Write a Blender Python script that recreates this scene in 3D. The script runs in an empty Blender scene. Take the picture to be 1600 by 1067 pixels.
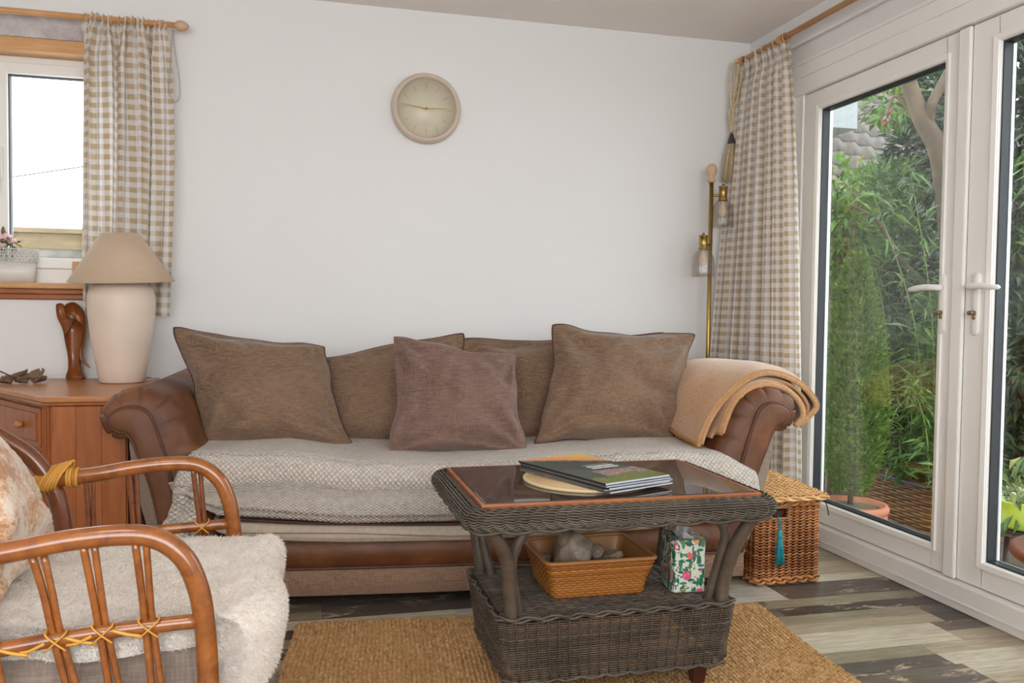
import bpy, bmesh, math, random
import numpy as np
from mathutils import Vector, Matrix, noise
from mathutils.geometry import tessellate_polygon
random.seed(7); rng = np.random.default_rng(7)
PI = math.pi
SC = bpy.context.scene
COL = SC.collection

# ---------------------------------------------------------------- camera
F = 1320.0
def nrm(v): return v / np.linalg.norm(v)
def _d(x, y): return np.array([(x-800)/F, -(y-533.5)/F, -1.0])
_Y = nrm(_d(465, 480)); _X = _d(6000, 550); _X = nrm(_X - _Y*(_X @ _Y)); _Z = np.cross(_X, _Y)
RC = np.array([_X, _Y, _Z]); CP = np.array([0, 0, 1.05])
cam = bpy.data.cameras.new('camera'); cam.sensor_width = 36; cam.lens = 36*F/1600; cam.clip_start = 0.05
camo = bpy.data.objects.new('camera', cam); COL.objects.link(camo)
camo.matrix_world = Matrix([[*RC[0], 0], [*RC[1], 0], [*RC[2], 1.05], [0, 0, 0, 1]])
SC.camera = camo
def at(x, y, **k):                       # where the photo's line of sight meets a plane of the room
    r = RC @ _d(x, y); (a, v), = k.items(); i = 'XYZ'.index(a)
    return CP + r*(v - CP[i])/r[i]
def deep(x, y, t): return CP + (RC @ _d(x, y))*t

# ---------------------------------------------------------------- light and exposure
SC.view_settings.view_transform = 'Standard'; SC.view_settings.look = 'None'
SC.view_settings.gamma = 1; SC.view_settings.use_curve_mapping = False
SC.view_settings.exposure = 0.0
w = bpy.data.worlds.new('sky'); SC.world = w; w.use_nodes = True
wb = w.node_tree.nodes['Background']; wb.inputs[0].default_value = (0.93, 0.97, 1.0, 1); wb.inputs[1].default_value = 4.6
def area(name, loc, target, sx, sy, power, color):
    l = bpy.data.lights.new(name, 'AREA'); l.shape = 'RECTANGLE'; l.size = sx; l.size_y = sy; l.energy = power; l.color = color
    o = bpy.data.objects.new(name, l); COL.objects.link(o); o.location = loc
    o.rotation_euler = (Vector(target)-Vector(loc)).to_track_quat('-Z', 'Y').to_euler(); return o
area('daylight_rear_window', (-0.1, -1.44, 1.6), (0.1, 3, 2.4), 3.2, 1.4, 40, (1.0, 0.965, 0.94))
area('ceiling_fill_light', (-0.6, 0.5, 2.435), (-0.6, 0.5, 0), 0.5, 0.5, 6, (1.0, 0.9, 0.8))  # fill light added just under the ceiling to brighten the room, no fixture
sun = bpy.data.lights.new('soft_sun', 'SUN'); sun.energy = 1.0; sun.angle = 0.6; sun.color = (1, .96, .9)
so = bpy.data.objects.new('soft_sun', sun); COL.objects.link(so)
so.rotation_euler = Vector((-0.35, 0.75, -1.0)).to_track_quat('-Z', 'Y').to_euler()

# ---------------------------------------------------------------- helpers
def hx(s):
    s = s.lstrip('#'); c = [int(s[i:i+2], 16)/255 for i in (0, 2, 4)]
    return tuple((x/12.92 if x <= .04045 else ((x+.055)/1.055)**2.4) for x in c)
def rootmat(p):
    m = Matrix.Identity(4)
    while p is not None:
        m = (Matrix.Translation(p.location) @ p.rotation_euler.to_matrix().to_4x4()) @ m; p = p.parent
    return m
def mesh(name, V, Fc, mat, parent=None, uv=None, smooth=True, local=False, kind=None, label=None, colors=None):
    V = np.asarray(V, dtype=float).reshape(-1, 3)
    if parent is not None and not local:
        m = np.array(rootmat(parent).inverted()); V = V @ m[:3, :3].T + m[:3, 3]
    me = bpy.data.meshes.new(name); me.from_pydata(V.tolist(), [], Fc if isinstance(Fc, list) else Fc.tolist())
    if uv is not None:
        l = me.uv_layers.new(name='UVMap'); vi = np.zeros(len(me.loops), dtype=np.int32); me.loops.foreach_get('vertex_index', vi)
        l.data.foreach_set('uv', np.asarray(uv, dtype=np.float32)[vi].ravel())
    if colors is not None:
        ca = me.color_attributes.new('Col', 'FLOAT_COLOR', 'POINT'); ca.data.foreach_set('color', np.asarray(colors, dtype=np.float32).ravel())
    if smooth: me.polygons.foreach_set('use_smooth', [True]*len(me.polygons))
    if mat: me.materials.append(mat)
    o = bpy.data.objects.new(name, me); COL.objects.link(o)
    if parent is not None: o.parent = parent
    if kind: o['kind'] = kind
    if label: o['label'] = label
    return o
def thing(name, label, cat, loc=(0, 0, 0), rz=0, group=None):
    o = bpy.data.objects.new(name, None); COL.objects.link(o); o.empty_display_size = .1
    o.location = tuple(float(c) for c in loc); o.rotation_euler = (0, 0, rz); o['label'] = label; o['category'] = cat
    if group: o['group'] = group
    return o
def tag(o, label, cat, group=None):
    o['label'] = label; o['category'] = cat
    if group: o['group'] = group
    return o
def join(parts):
    V, Fc, n = [], [], 0
    for v, f in parts:
        v = np.asarray(v, float).reshape(-1, 3); V.append(v)
        Fc += [tuple(int(i)+n for i in q) for q in f]; n += len(v)
    return np.concatenate(V), Fc
def box(x0, x1, y0, y1, z0, z1, bev=0.0, seg=2):
    bm = bmesh.new(); bmesh.ops.create_cube(bm, size=1)
    for v in bm.verts: v.co = Vector(((x0+x1)/2+v.co.x*(x1-x0), (y0+y1)/2+v.co.y*(y1-y0), (z0+z1)/2+v.co.z*(z1-z0)))
    if bev > 0: bmesh.ops.bevel(bm, geom=bm.edges[:], offset=bev, segments=seg, profile=.5, affect='EDGES')
    bm.verts.index_update(); V = [v.co[:] for v in bm.verts]; Fc = [tuple(v.index for v in f.verts) for f in bm.faces]; bm.free()
    return V, Fc
def catmull(P, n=8, closed=False):
    P = [np.asarray(p, float) for p in P]; out = []
    m = len(P); rngi = range(m if closed else m-1)
    for i in rngi:
        g = (lambda k: P[k % m]) if closed else (lambda k: P[min(max(k, 0), m-1)])
        a, b, c, d = g(i-1), g(i), g(i+1), g(i+2)
        for j in range(n):
            t = j/n; out.append(.5*((2*b)+(-a+c)*t+(2*a-5*b+4*c-d)*t*t+(-a+3*b-3*c+d)*t**3))
    if not closed: out.append(P[-1])
    return np.array(out)
def tube(path, r, seg=8, closed=False, caps=True, flat=1.0):
    P = np.asarray(path, float); n = len(P)
    T = (np.roll(P, -1, 0)-np.roll(P, 1, 0)) if closed else np.gradient(P, axis=0)
    T /= np.maximum(np.linalg.norm(T, axis=1)[:, None], 1e-9)
    up = np.array([0, 0, 1.]) if abs(T[0][2]) < .9 else np.array([1., 0, 0])
    N = nrm(np.cross(T[0], up)); fr = []
    for i in range(n):
        N = N - T[i]*(N @ T[i]); N = nrm(N); fr.append((N, np.cross(T[i], N)))
    R = np.full(n, r) if np.isscalar(r) else np.asarray(r); V = []
    for i in range(n):
        for k in range(seg):
            a = 2*PI*k/seg; V.append(P[i]+R[i]*(math.cos(a)*fr[i][0]+math.sin(a)*fr[i][1]*flat))
    Fc = []; m = n if closed else n-1
    for i in range(m):
        for k in range(seg):
            a, b = i*seg+k, i*seg+(k+1) % seg; j = (i+1) % n
            Fc.append((a, b, j*seg+(k+1) % seg, j*seg+k))
    if caps and not closed: Fc += [tuple(range(seg))[::-1], tuple((n-1)*seg+k for k in range(seg))]
    return V, Fc
def lathe(prof, c=(0, 0, 0), seg=32, ax=None, ribs=0, ribamp=0):
    V, Fc = [], []; n = len(prof)
    for r, z in prof:
        for k in range(seg):
            a = 2*PI*k/seg; rr = r*(1+ribamp*math.cos(ribs*a)) if ribs else r
            V.append((c[0]+rr*math.cos(a), c[1]+rr*math.sin(a), c[2]+z))
    for i in range(n-1):
        for k in range(seg): Fc.append((i*seg+k, i*seg+(k+1) % seg, (i+1)*seg+(k+1) % seg, (i+1)*seg+k))
    if prof[0][0] > 1e-6: Fc.append(tuple(range(seg))[::-1])
    if prof[-1][0] > 1e-6: Fc.append(tuple((n-1)*seg+k for k in range(seg)))
    return V, Fc
def grid(fn, nu, nv, closed_u=False):
    V = [fn(i/(nu if closed_u else nu-1), j/(nv-1)) for j in range(nv) for i in range(nu)]
    uv = [(i/(nu-1), j/(nv-1)) for j in range(nv) for i in range(nu)]
    Fc = []
    for j in range(nv-1):
        for i in range(nu if closed_u else nu-1):
            a, b = j*nu+i, j*nu+(i+1) % nu; Fc.append((a, b, b+nu, a+nu))
    return V, Fc, uv
def xf(part, rot=None, loc=(0, 0, 0)):
    V = np.asarray(part[0], float)
    if rot is not None: V = V @ np.array(rot).T
    return V+np.array(loc), part[1]
def prism(poly, z0, z1):
    n = len(poly); V = [(x, y, z0) for x, y in poly]+[(x, y, z1) for x, y in poly]
    return V, [tuple(range(n))[::-1], tuple(range(n, 2*n))]+[(i, (i+1) % n, n+(i+1) % n, n+i) for i in range(n)]
def bevel(o, wd, seg=2):
    m = o.modifiers.new('b', 'BEVEL'); m.width = wd; m.segments = seg; m.limit_method = 'ANGLE'; m.angle_limit = .6
    return o
def solid(o, t, off=1.0):
    m = o.modifiers.new('s', 'SOLIDIFY'); m.thickness = t; m.offset = off; return o
def subd(o, l=1):
    m = o.modifiers.new('u', 'SUBSURF'); m.levels = l; m.render_levels = l; return o
def nz(x, y, z=0, s=1.0): return noise.noise(Vector((x*s, y*s, z*s)))

# ---------------------------------------------------------------- materials
class NT:
    def __init__(s, name):
        s.m = bpy.data.materials.new(name); s.m.use_nodes = True; s.t = s.m.node_tree; s.b = s.t.nodes['Principled BSDF']
    def n(s, ty, **k):
        x = s.t.nodes.new(ty)
        for a, v in k.items():
            if a in x.inputs: x.inputs[a].default_value = v
            else: setattr(x, a, v)
        return x
    def l(s, a, b): s.t.links.new(a, b)
    def coord(s, kind='Object', scale=(1, 1, 1), rot=(0, 0, 0)):
        c = s.n('ShaderNodeTexCoord'); m = s.n('ShaderNodeMapping'); m.inputs['Scale'].default_value = scale; m.inputs['Rotation'].default_value = rot
        s.l(c.outputs[kind], m.inputs[0]); return m.outputs[0]
    def noise(s, vec, scale, detail=4, rough=.55, dist=0):
        x = s.n('ShaderNodeTexNoise'); x.inputs['Scale'].default_value = scale; x.inputs['Detail'].default_value = detail
        x.inputs['Roughness'].default_value = rough; x.inputs['Distortion'].default_value = dist; s.l(vec, x.inputs['Vector']); return x.outputs['Fac']
    def ramp(s, fac, stops):
        r = s.n('ShaderNodeValToRGB'); e = r.color_ramp.elements
        while len(e) < len(stops): e.new(.5)
        for i, (p, c) in enumerate(stops): e[i].position = p; e[i].color = (*c, 1)
        s.l(fac, r.inputs[0]); return r.outputs[0]
    def mix(s, f, a, b, mode='MIX'):
        x = s.n('ShaderNodeMix', data_type='RGBA', blend_type=mode)
        for k, v in ((0, f), (6, a), (7, b)):
            if hasattr(v, 'links'): s.l(v, x.inputs[k])
            else: x.inputs[k].default_value = v if k == 0 else (*v, 1)
        return x.outputs[2]
    def math(s, op, a, b=0, c=0):
        x = s.n('ShaderNodeMath', operation=op)
        for k, v in enumerate((a, b, c)):
            if hasattr(v, 'links'): s.l(v, x.inputs[k])
            else: x.inputs[k].default_value = v
        return x.outputs[0]
    def bump(s, h, strength=.3, dist=.002):
        x = s.n('ShaderNodeBump'); x.inputs['Strength'].default_value = strength; x.inputs['Distance'].default_value = dist
        s.l(h, x.inputs['Height']); s.l(x.outputs[0], s.b.inputs['Normal']); return x
    def color(s, c):
        if hasattr(c, 'links'): s.l(c, s.b.inputs['Base Color'])
        else: s.b.inputs['Base Color'].default_value = (*c, 1)
    def rough(s, r, spec=.5):
        s.b.inputs['Roughness'].default_value = r; s.b.inputs['Specular IOR Level'].default_value = spec
def plain(name, c, r=.5, metal=0, spec=.5, var=.06, vs=6, bump=0, bs=200):
    t = NT(name); c = hx(c); v = t.coord()
    a = tuple(x*(1-var) for x in c); b = tuple(min(1, x*(1+var)) for x in c)
    t.color(t.ramp(t.noise(v, vs), [(.3, a), (.7, b)])); t.rough(r, spec); t.b.inputs['Metallic'].default_value = metal
    if bump: t.bump(t.noise(v, bs, 2), bump, .001)
    return t.m
def wood(name, c1, c2, scale=(1, 8, 8), r=.4, knots=True, coat=0, sc=6):
    t = NT(name); v = t.coord('Object', scale)
    n1 = t.noise(v, sc, 6, .6, .6); c = t.ramp(n1, [(.25, hx(c1)), (.75, hx(c2))])
    if knots:
        vo = t.n('ShaderNodeTexVoronoi', Scale=3.3); t.l(t.coord('Object', tuple(.35+.12*q for q in scale)), vo.inputs['Vector'])
        k = t.ramp(vo.outputs['Distance'], [(.03, (1, 1, 1)), (.075, (0, 0, 0))])
        c = t.mix(k, c, tuple(x*.35 for x in hx(c1)))
    t.color(c); t.rough(r); t.bump(n1, .08, .002)
    t.b.inputs['Coat Weight'].default_value = coat; t.b.inputs['Coat Roughness'].default_value = .15
    return t.m
def linen(name, c1, c2, scale=420, r=.9, bump=.5, big=3.5):
    t = NT(name); v = t.coord()
    a = t.noise(t.coord('Object', (1, 1, .09)), scale*.9, 2); b = t.noise(t.coord('Object', (.09, .09, 1)), scale*.8, 3)
    h = t.math('ADD', a, b); c = t.ramp(t.math('MULTIPLY', h, .5), [(.40, hx(c1)), (.60, hx(c2))])
    c = t.mix(t.ramp(t.noise(v, big, 3), [(.35, (0, 0, 0)), (.7, (.5, .5, .5))]), c, hx(c2))
    t.color(c); t.rough(r, .15); t.b.inputs['Sheen Weight'].default_value = .25; t.bump(h, bump, .0015); return t.m
def leather(name, c1, c2, c3):
    t = NT(name); v = t.coord()
    c = t.ramp(t.noise(v, 3.2, 6, .65), [(.3, hx(c1)), (.5, hx(c2)), (.72, hx(c3))])
    vo = t.n('ShaderNodeTexVoronoi', Scale=260.0, feature='DISTANCE_TO_EDGE'); t.l(v, vo.inputs['Vector'])
    h = t.math('ADD', t.ramp(vo.outputs['Distance'], [(0, (0, 0, 0)), (.12, (1, 1, 1))]), t.math('MULTIPLY', t.noise(v, 35, 3), 1.6))
    t.color(c); t.rough(.42, .5); t.bump(h, .25, .0012)
    rr = t.ramp(t.noise(v, 5, 4), [(.3, (.36,)*3), (.7, (.6,)*3)]); t.l(rr, t.b.inputs['Roughness']); return t.m
def pile(name, c1, c2, scale=90, r=1, bump=.7, sheen=.5, bd=.006, big=4):
    t = NT(name); v = t.coord(); n = t.noise(v, scale, 4, .7)
    c = t.ramp(n, [(.3, hx(c1)), (.65, hx(c2))]); c = t.mix(t.ramp(t.noise(v, big, 4), [(.4, (0,)*3), (.62, (.45,)*3)]), c, hx(c1))
    t.color(c); t.rough(r, .1); t.b.inputs['Sheen Weight'].default_value = sheen; t.bump(n, bump, bd); return t.m
def island(name, cols, r=.6, spec=.4, trans=0, noise_s=0):
    t = NT(name); g = t.n('ShaderNodeNewGeometry'); c = t.ramp(g.outputs['Random Per Island'], [(i/(max(1, len(cols)-1)), hx(k)) for i, k in enumerate(cols)])
    if noise_s: c = t.mix(t.ramp(t.noise(t.coord(), noise_s, 3), [(.35, (0,)*3), (.7, (.6,)*3)]), c, tuple(x*.45 for x in hx(cols[0])))
    t.color(c); t.rough(r, spec)
    if trans:
        tr = t.n('ShaderNodeBsdfTranslucent'); t.l(c, tr.inputs[0]); mx = t.n('ShaderNodeMixShader'); mx.inputs[0].default_value = trans
        t.l(t.b.outputs[0], mx.inputs[1]); t.l(tr.outputs[0], mx.inputs[2]); t.l(mx.outputs[0], t.t.nodes['Material Output'].inputs[0])
    return t.m
def glass(name, tint=(.97, .985, .98), ior=1.5, rough=.0):
    t = NT(name); tr = t.n('ShaderNodeBsdfTransparent'); tr.inputs[0].default_value = (*tint, 1)
    gl = t.n('ShaderNodeBsdfGlossy'); gl.inputs['Roughness'].default_value = rough; g = t.n('ShaderNodeNewGeometry'); dp = t.n('ShaderNodeVectorMath', operation='DOT_PRODUCT'); t.l(g.outputs['Normal'], dp.inputs[0]); t.l(g.outputs['Incoming'], dp.inputs[1])
    f0 = ((ior-1)/(ior+1))**2; c_ = t.math('SUBTRACT', 1, t.math('ABSOLUTE', dp.outputs['Value'])); fr_ = t.math('ADD', f0, t.math('MULTIPLY', 1-f0, t.math('POWER', c_, 5)))
    mx = t.n('ShaderNodeMixShader'); t.l(fr_, mx.inputs[0]); t.l(tr.outputs[0], mx.inputs[1]); t.l(gl.outputs[0], mx.inputs[2])
    t.l(mx.outputs[0], t.t.nodes['Material Output'].inputs[0]); return t.m

M = {}
M['wall'] = plain('wall_paint', 'e5e4e3', .9, var=.012, vs=1.5, bump=.05, bs=60)
M['ceiling'] = plain('ceiling_paint', 'f2ebe6', .9, var=.01)
M['upvc'] = plain('white_upvc', 'f0eeea', .3, var=.01)
M['trimwhite'] = plain('white_gloss', 'efebe6', .45, var=.015)
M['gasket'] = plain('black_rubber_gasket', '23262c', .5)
M['alu'] = plain('light_spacer', 'c9cbd0', .3, metal=.6)
M['glass'] = glass('window_glass')
M['pine'] = wood('pine_board', 'c08a58', 'd9a873', (1, 9, 9), .45)
M['pinedark'] = wood('varnished_pine', '83451f', 'a9652f', (1, 10, 10), .4)
M['chest'] = wood('orange_pine', '8c4714', 'ad6326', (7, 7, .8), .38, sc=5)
M['chesttop'] = wood('orange_pine_top', 'a0622f', 'c08450', (1, 8, 8), .3, sc=5)
M['rod'] = wood('rail_wood', 'c08a55', 'd3a06c', (1, 1, 1), .35, knots=False)
M['leather'] = leather('brown_leather', '482610', '663b1e', '915d38')
M['leatherdk'] = leather('dark_leather', '3c2015', '4e2c1e', '5d3828')
M['linen'] = linen('taupe_linen', '5c4738', '8a705b')
M['linen2'] = linen('mauve_brown_linen', '614a42', '856a5f', bump=.7, scale=330)
M['sidefab'] = linen('sofa_side_fabric', '7a6556', '98836f')
M['plinthfab'] = linen('sofa_plinth_fabric', '70553f', '937764')
M['fleece'] = pile('tan_fleece', 'a87a50', 'd0a376', 130, bump=.5, sheen=.6, bd=.003, big=5)
M['satin'] = plain('mustard_satin_binding', 'b98544', .35)
M['cream'] = pile('cream_fleece', 'd9cec3', 'ebe4dc', 90, bump=.6)
M['quilt'] = pile('cream_quilt', 'b5a594', 'c6b8a6', 60, bump=.25, sheen=.2)
M['greycush'] = linen('greige_cushion', '7d6f64', '94857a', bump=.2, scale=250)
M['rattan'] = wood('glossy_rattan', '6a340e', 'a35f1f', (4, 4, 4), .22, knots=False, coat=.8, sc=7)
M['rattandk'] = wood('dark_rattan', '5b2c12', '7f451f', (9, 2, 9), .25, knots=False, coat=.7, sc=7)
M['binding'] = island('cane_binding', ['b8802f', 'd19a44', 'a86d24'], .35)
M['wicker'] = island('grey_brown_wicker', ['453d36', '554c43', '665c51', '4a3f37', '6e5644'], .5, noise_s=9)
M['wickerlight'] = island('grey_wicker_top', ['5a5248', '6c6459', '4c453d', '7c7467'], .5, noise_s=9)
M['wpole'] = wood('grey_brown_cane', '463b31', '5f5246', (1, 1, 6), .45, knots=False)
M['topwood'] = wood('orange_brown_wood', '8a4c26', 'b06f42', (1, 6, 6), .35, knots=False)
M['darkwood'] = wood('dark_foot_wood', '2c1510', '48241a', (4, 4, 1), .35, knots=False)
M['hamper'] = island('orange_willow', ['a8693a', 'c58450', 'd1935b', '935427', 'b87542'], .45, noise_s=6)
M['hamperlid'] = island('pale_willow', ['d2a268', 'e3b980', 'c8935a', 'dcae74'], .45)
M['teal'] = plain('teal_thread', '1e8f9b', .6, var=.25, vs=90)
M['tan_weave'] = island('tan_strips', ['98591c', 'a76826', '8a4f18', 'b0752f'], .4)
M['tan_rim'] = plain('tan_rim', '9c6a38', .4)
M['stone'] = NT('grey_stone'); _t = M['stone']; _v = _t.coord(); _t.color(_t.ramp(_t.noise(_v, 16, 6, .7), [(.3, hx('5a4a3c')), (.5, hx('867564')), (.7, hx('b09d86'))])); _t.rough(.45); _t.bump(_t.noise(_v, 30, 5), .6, .004); M['stone'] = _t.m
M['brass'] = plain('brushed_brass', 'ad9255', .36, metal=1, var=.1, vs=40)
M['peach'] = wood('pale_wood_knob', 'c29d7f', 'd3b294', (2, 2, 1), .5, knots=False)
M['smoke'] = glass('ribbed_smoked_glass', (.955, .945, .93), 1.5, .08)
M['clearplastic'] = glass('clear_plastic', (.93, .93, .93), 1.45, .03)
M['ceramic'] = plain('matt_cream_ceramic', 'dccab9', .5, var=.05, vs=5, bump=.12, bs=30)
M['shade'] = linen('beige_lampshade', 'bba28a', 'c5ae96', scale=600, bump=.15)
M['carving'] = wood('polished_carving_wood', '6e3413', 'a3602b', (3, 3, 1), .3, knots=False, coat=.4)
M['dried'] = island('dried_petals', ['7d6a50', '9a8a76', '6e5038', '8f7658'], .8)
M['potwhite'] = plain('white_enamel', 'dfdbd6', .4)
M['rose'] = plain('pink_petals', 'eec3c4', .6, var=.15, vs=60)
M['leafgreen'] = plain('rose_leaf', '5c7038', .5)
M['rope'] = plain('cream_cord', 'c9b592', .8, var=.2, vs=120)
M['bead'] = plain('dark_bead', '3b3530', .5)
M['clockrim'] = plain('taupe_clock_rim', 'cbb9a8', .4, var=.02)
M['clockface'] = plain('champagne_clock_face', 'e2d4be', .3, var=.03)
M['gold'] = plain('gold_metal', 'c0a150', .3, metal=.9)
M['smoketop'] = NT('smoked_glass_top'); _t = M['smoketop']; _t.color(hx('3a2c26')); _t.rough(.03, .8); M['smoketop'] = _t.m
M['terracotta'] = plain('terracotta', 'b9765a', .8, var=.12, vs=9)
M['soil'] = plain('dry_soil', '6a5a4a', 1, var=.4, vs=60, bump=.8, bs=50)
M['conifer'] = island('conifer_needles', ['556f2c', '6d883a', '8ea852', '3f5822'], .7, trans=.35)
M['laurel'] = island('laurel_leaves', ['1a3014', '27431b', '365a24', '132610', '4a6e30'], .3, .7, trans=.2)
M['laurellight'] = island('bright_leaves', ['3d5f20', '567a2c', '70913c', '2f4f1a', '8a8a36'], .4, .5, trans=.3)
M['bamboo'] = island('bamboo_leaves', ['3a5a26', '527231', '6b8a42', '2a471b'], .4, .5, trans=.25)
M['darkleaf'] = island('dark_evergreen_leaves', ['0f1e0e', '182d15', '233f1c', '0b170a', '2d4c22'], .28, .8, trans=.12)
M['bark'] = plain('grey_brown_bark', '5a4b3c', .9, var=.35, vs=14, bump=.9, bs=25)
M['cane'] = plain('green_cane', '7a8a3c', .5)
M['flower'] = plain('coral_blossom', 'd2544a', .6)
M['rooftile'] = plain('weathered_roof_tile', '6e6763', .9, var=.25, vs=4, bump=.6, bs=18)
M['render'] = plain('pale_render', '8f9496', .8)
M['paving'] = plain('wet_patio_slab', '5b5347', .7, var=.25, vs=3, bump=.4, bs=40)
M['fencedark'] = wood('dark_fence', '2b211b', '453629', (1, 1, 6), .8, knots=False)
M['fencepale'] = wood('weathered_fence', '65563f', '7d6c50', (1, 6, 6), .85)
M['gutter'] = plain('blue_grey_gutter', 'a9b4c4', .4)
M['moss'] = plain('mossy_roof_edge', '8d8a7e', 1, var=.5, vs=30)
M['rocky'] = plain('grey_wall_stone', '6a655f', .95, var=.4, vs=9, bump=.8, bs=25)
M['lime'] = plain('lime_glaze', 'b9c43a', .3, var=.03)
M['planter'] = island('wicker_planter', ['6e4a2a', '8a6238', '5b3b20', '9a7242'], .6)
M['succ'] = island('succulent_leaves', ['9fb48a', 'c9d0b4', '87a070', 'b5b8a0'], .5)
M['paper'] = plain('page_edges', 'c6c9d2', .5, var=.08, vs=200)
M['chrome'] = plain('antique_key_metal', '8b7355', .35, metal=.7)

def gingham(name, c_light, c_dark, period=.043):
    t = NT(name); c = t.n('ShaderNodeUVMap'); sp = t.n('ShaderNodeSeparateXYZ'); t.l(c.outputs[0], sp.inputs[0])
    def st(o):
        f = t.math('FRACT', t.math('DIVIDE', o, period)); return t.math('GREATER_THAN', f, .5)
    s = t.math('MULTIPLY', t.math('ADD', st(sp.outputs[0]), st(sp.outputs[1])), .5)
    L, D = hx(c_light), hx(c_dark); mid = tuple((a*.62+b*.38) for a, b in zip(L, D))
    col = t.ramp(s, [(0, L), (.5, mid), (1, D)]); t.color(col); t.rough(.95, .1)
    n = t.noise(t.coord(), 500, 2); t.bump(n, .25, .001)
    tr = t.n('ShaderNodeBsdfTranslucent'); t.l(col, tr.inputs[0]); mx = t.n('ShaderNodeMixShader'); mx.inputs[0].default_value = .42
    t.l(t.b.outputs[0], mx.inputs[1]); t.l(tr.outputs[0], mx.inputs[2]); t.l(mx.outputs[0], t.t.nodes['Material Output'].inputs[0]); return t.m
M['gingham'] = gingham('beige_gingham', 'f4f2f1', 'cbb697')

def plankmat():
    t = NT('aged_plank'); a = t.n('ShaderNodeAttribute', attribute_name='Col'); oi = t.n('ShaderNodeObjectInfo')
    c = t.n('ShaderNodeTexCoord'); va = t.n('ShaderNodeVectorMath', operation='ADD'); t.l(c.outputs['Object'], va.inputs[0])
    cb = t.n('ShaderNodeCombineXYZ'); mm = t.math('MULTIPLY', oi.outputs['Random'], 31); t.l(mm, cb.inputs[2]); t.l(cb.outputs[0], va.inputs[1])
    mp = t.n('ShaderNodeMapping'); mp.inputs['Scale'].default_value = (1.6, 14, 1); t.l(va.outputs[0], mp.inputs[0])
    g = t.noise(mp.outputs[0], 5, 8, .7, .4)
    col = t.mix(t.ramp(g, [(.3, (.75,)*3), (.75, (0,)*3)]), a.outputs['Color'], (.25, .2, .17), 'MULTIPLY')
    mp2 = t.n('ShaderNodeMapping'); mp2.inputs['Scale'].default_value = (2.2, 6, 1); t.l(va.outputs[0], mp2.inputs[0])
    wr = t.noise(mp2.outputs[0], 3.2, 9, .75, .3)
    al = t.math('MULTIPLY', t.ramp(wr, [(.56, (0,)*3), (.6, (1,)*3)]), a.outputs['Alpha'])
    col = t.mix(al, col, hx('b59f88')); t.color(col); t.rough(.34, .5); t.bump(g, .12, .001); return t.m
M['plank'] = plankmat()
def knitmat():
    t = NT('diamond_knit'); u = t.n('ShaderNodeUVMap'); sp = t.n('ShaderNodeSeparateXYZ'); t.l(u.outputs[0], sp.inputs[0])
    k = 2*PI/.025
    a = t.math('SINE', t.math('MULTIPLY', t.math('ADD', sp.outputs[0], sp.outputs[1]), k*.7)); b = t.math('SINE', t.math('MULTIPLY', t.math('SUBTRACT', sp.outputs[0], sp.outputs[1]), k*.7))
    h = t.math('ADD', t.math('SQRT', t.math('ABSOLUTE', t.math('MULTIPLY', a, b))), t.math('MULTIPLY', t.noise(t.coord(), 220, 3), .35))
    n = t.noise(t.coord(), 60, 4); c = t.ramp(n, [(.3, hx('c2b6ab')), (.7, hx('ddd3c9'))])
    c = t.mix(t.ramp(h, [(.25, (.6,)*3), (.75, (0,)*3)]), c, hx('9b8c80')); t.color(c); t.rough(1, .1); t.b.inputs['Sheen Weight'].default_value = .4
    t.bump(h, .9, .006); return t.m
M['knit'] = knitmat()
def jutemat():
    t = NT('jute'); v = t.coord(); n = t.noise(t.coord('Object', (1, .5, 1)), 90, 5, .7)
    c = t.ramp(n, [(.28, hx('7e5a33')), (.5, hx('bf9566')), (.72, hx('e2c398'))]); c = t.mix(t.ramp(t.noise(v, 2.5, 3), [(.35, (0,)*3), (.7, (.5,)*3)]), c, hx('b58a58'))
    t.color(c); t.rough(1, .05); t.bump(n, .9, .003); return t.m
M['jute'] = jutemat()
def mottle():
    t = NT('brown_mottled_fabric'); v = t.coord()
    n = t.noise(v, 13, 8, .8, .4); f = t.noise(v, 95, 4, .7); h = t.math('ADD', t.math('MULTIPLY', n, .75), t.math('MULTIPLY', f, .25))
    c = t.ramp(h, [(.47, hx('dccdbc')), (.52, hx('cfa987')), (.58, hx('b07c50'))]); t.color(c); t.rough(.75, .3); t.b.inputs['Sheen Weight'].default_value = .3; t.bump(h, .2, .002); return t.m
M['mottle'] = mottle()
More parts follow.
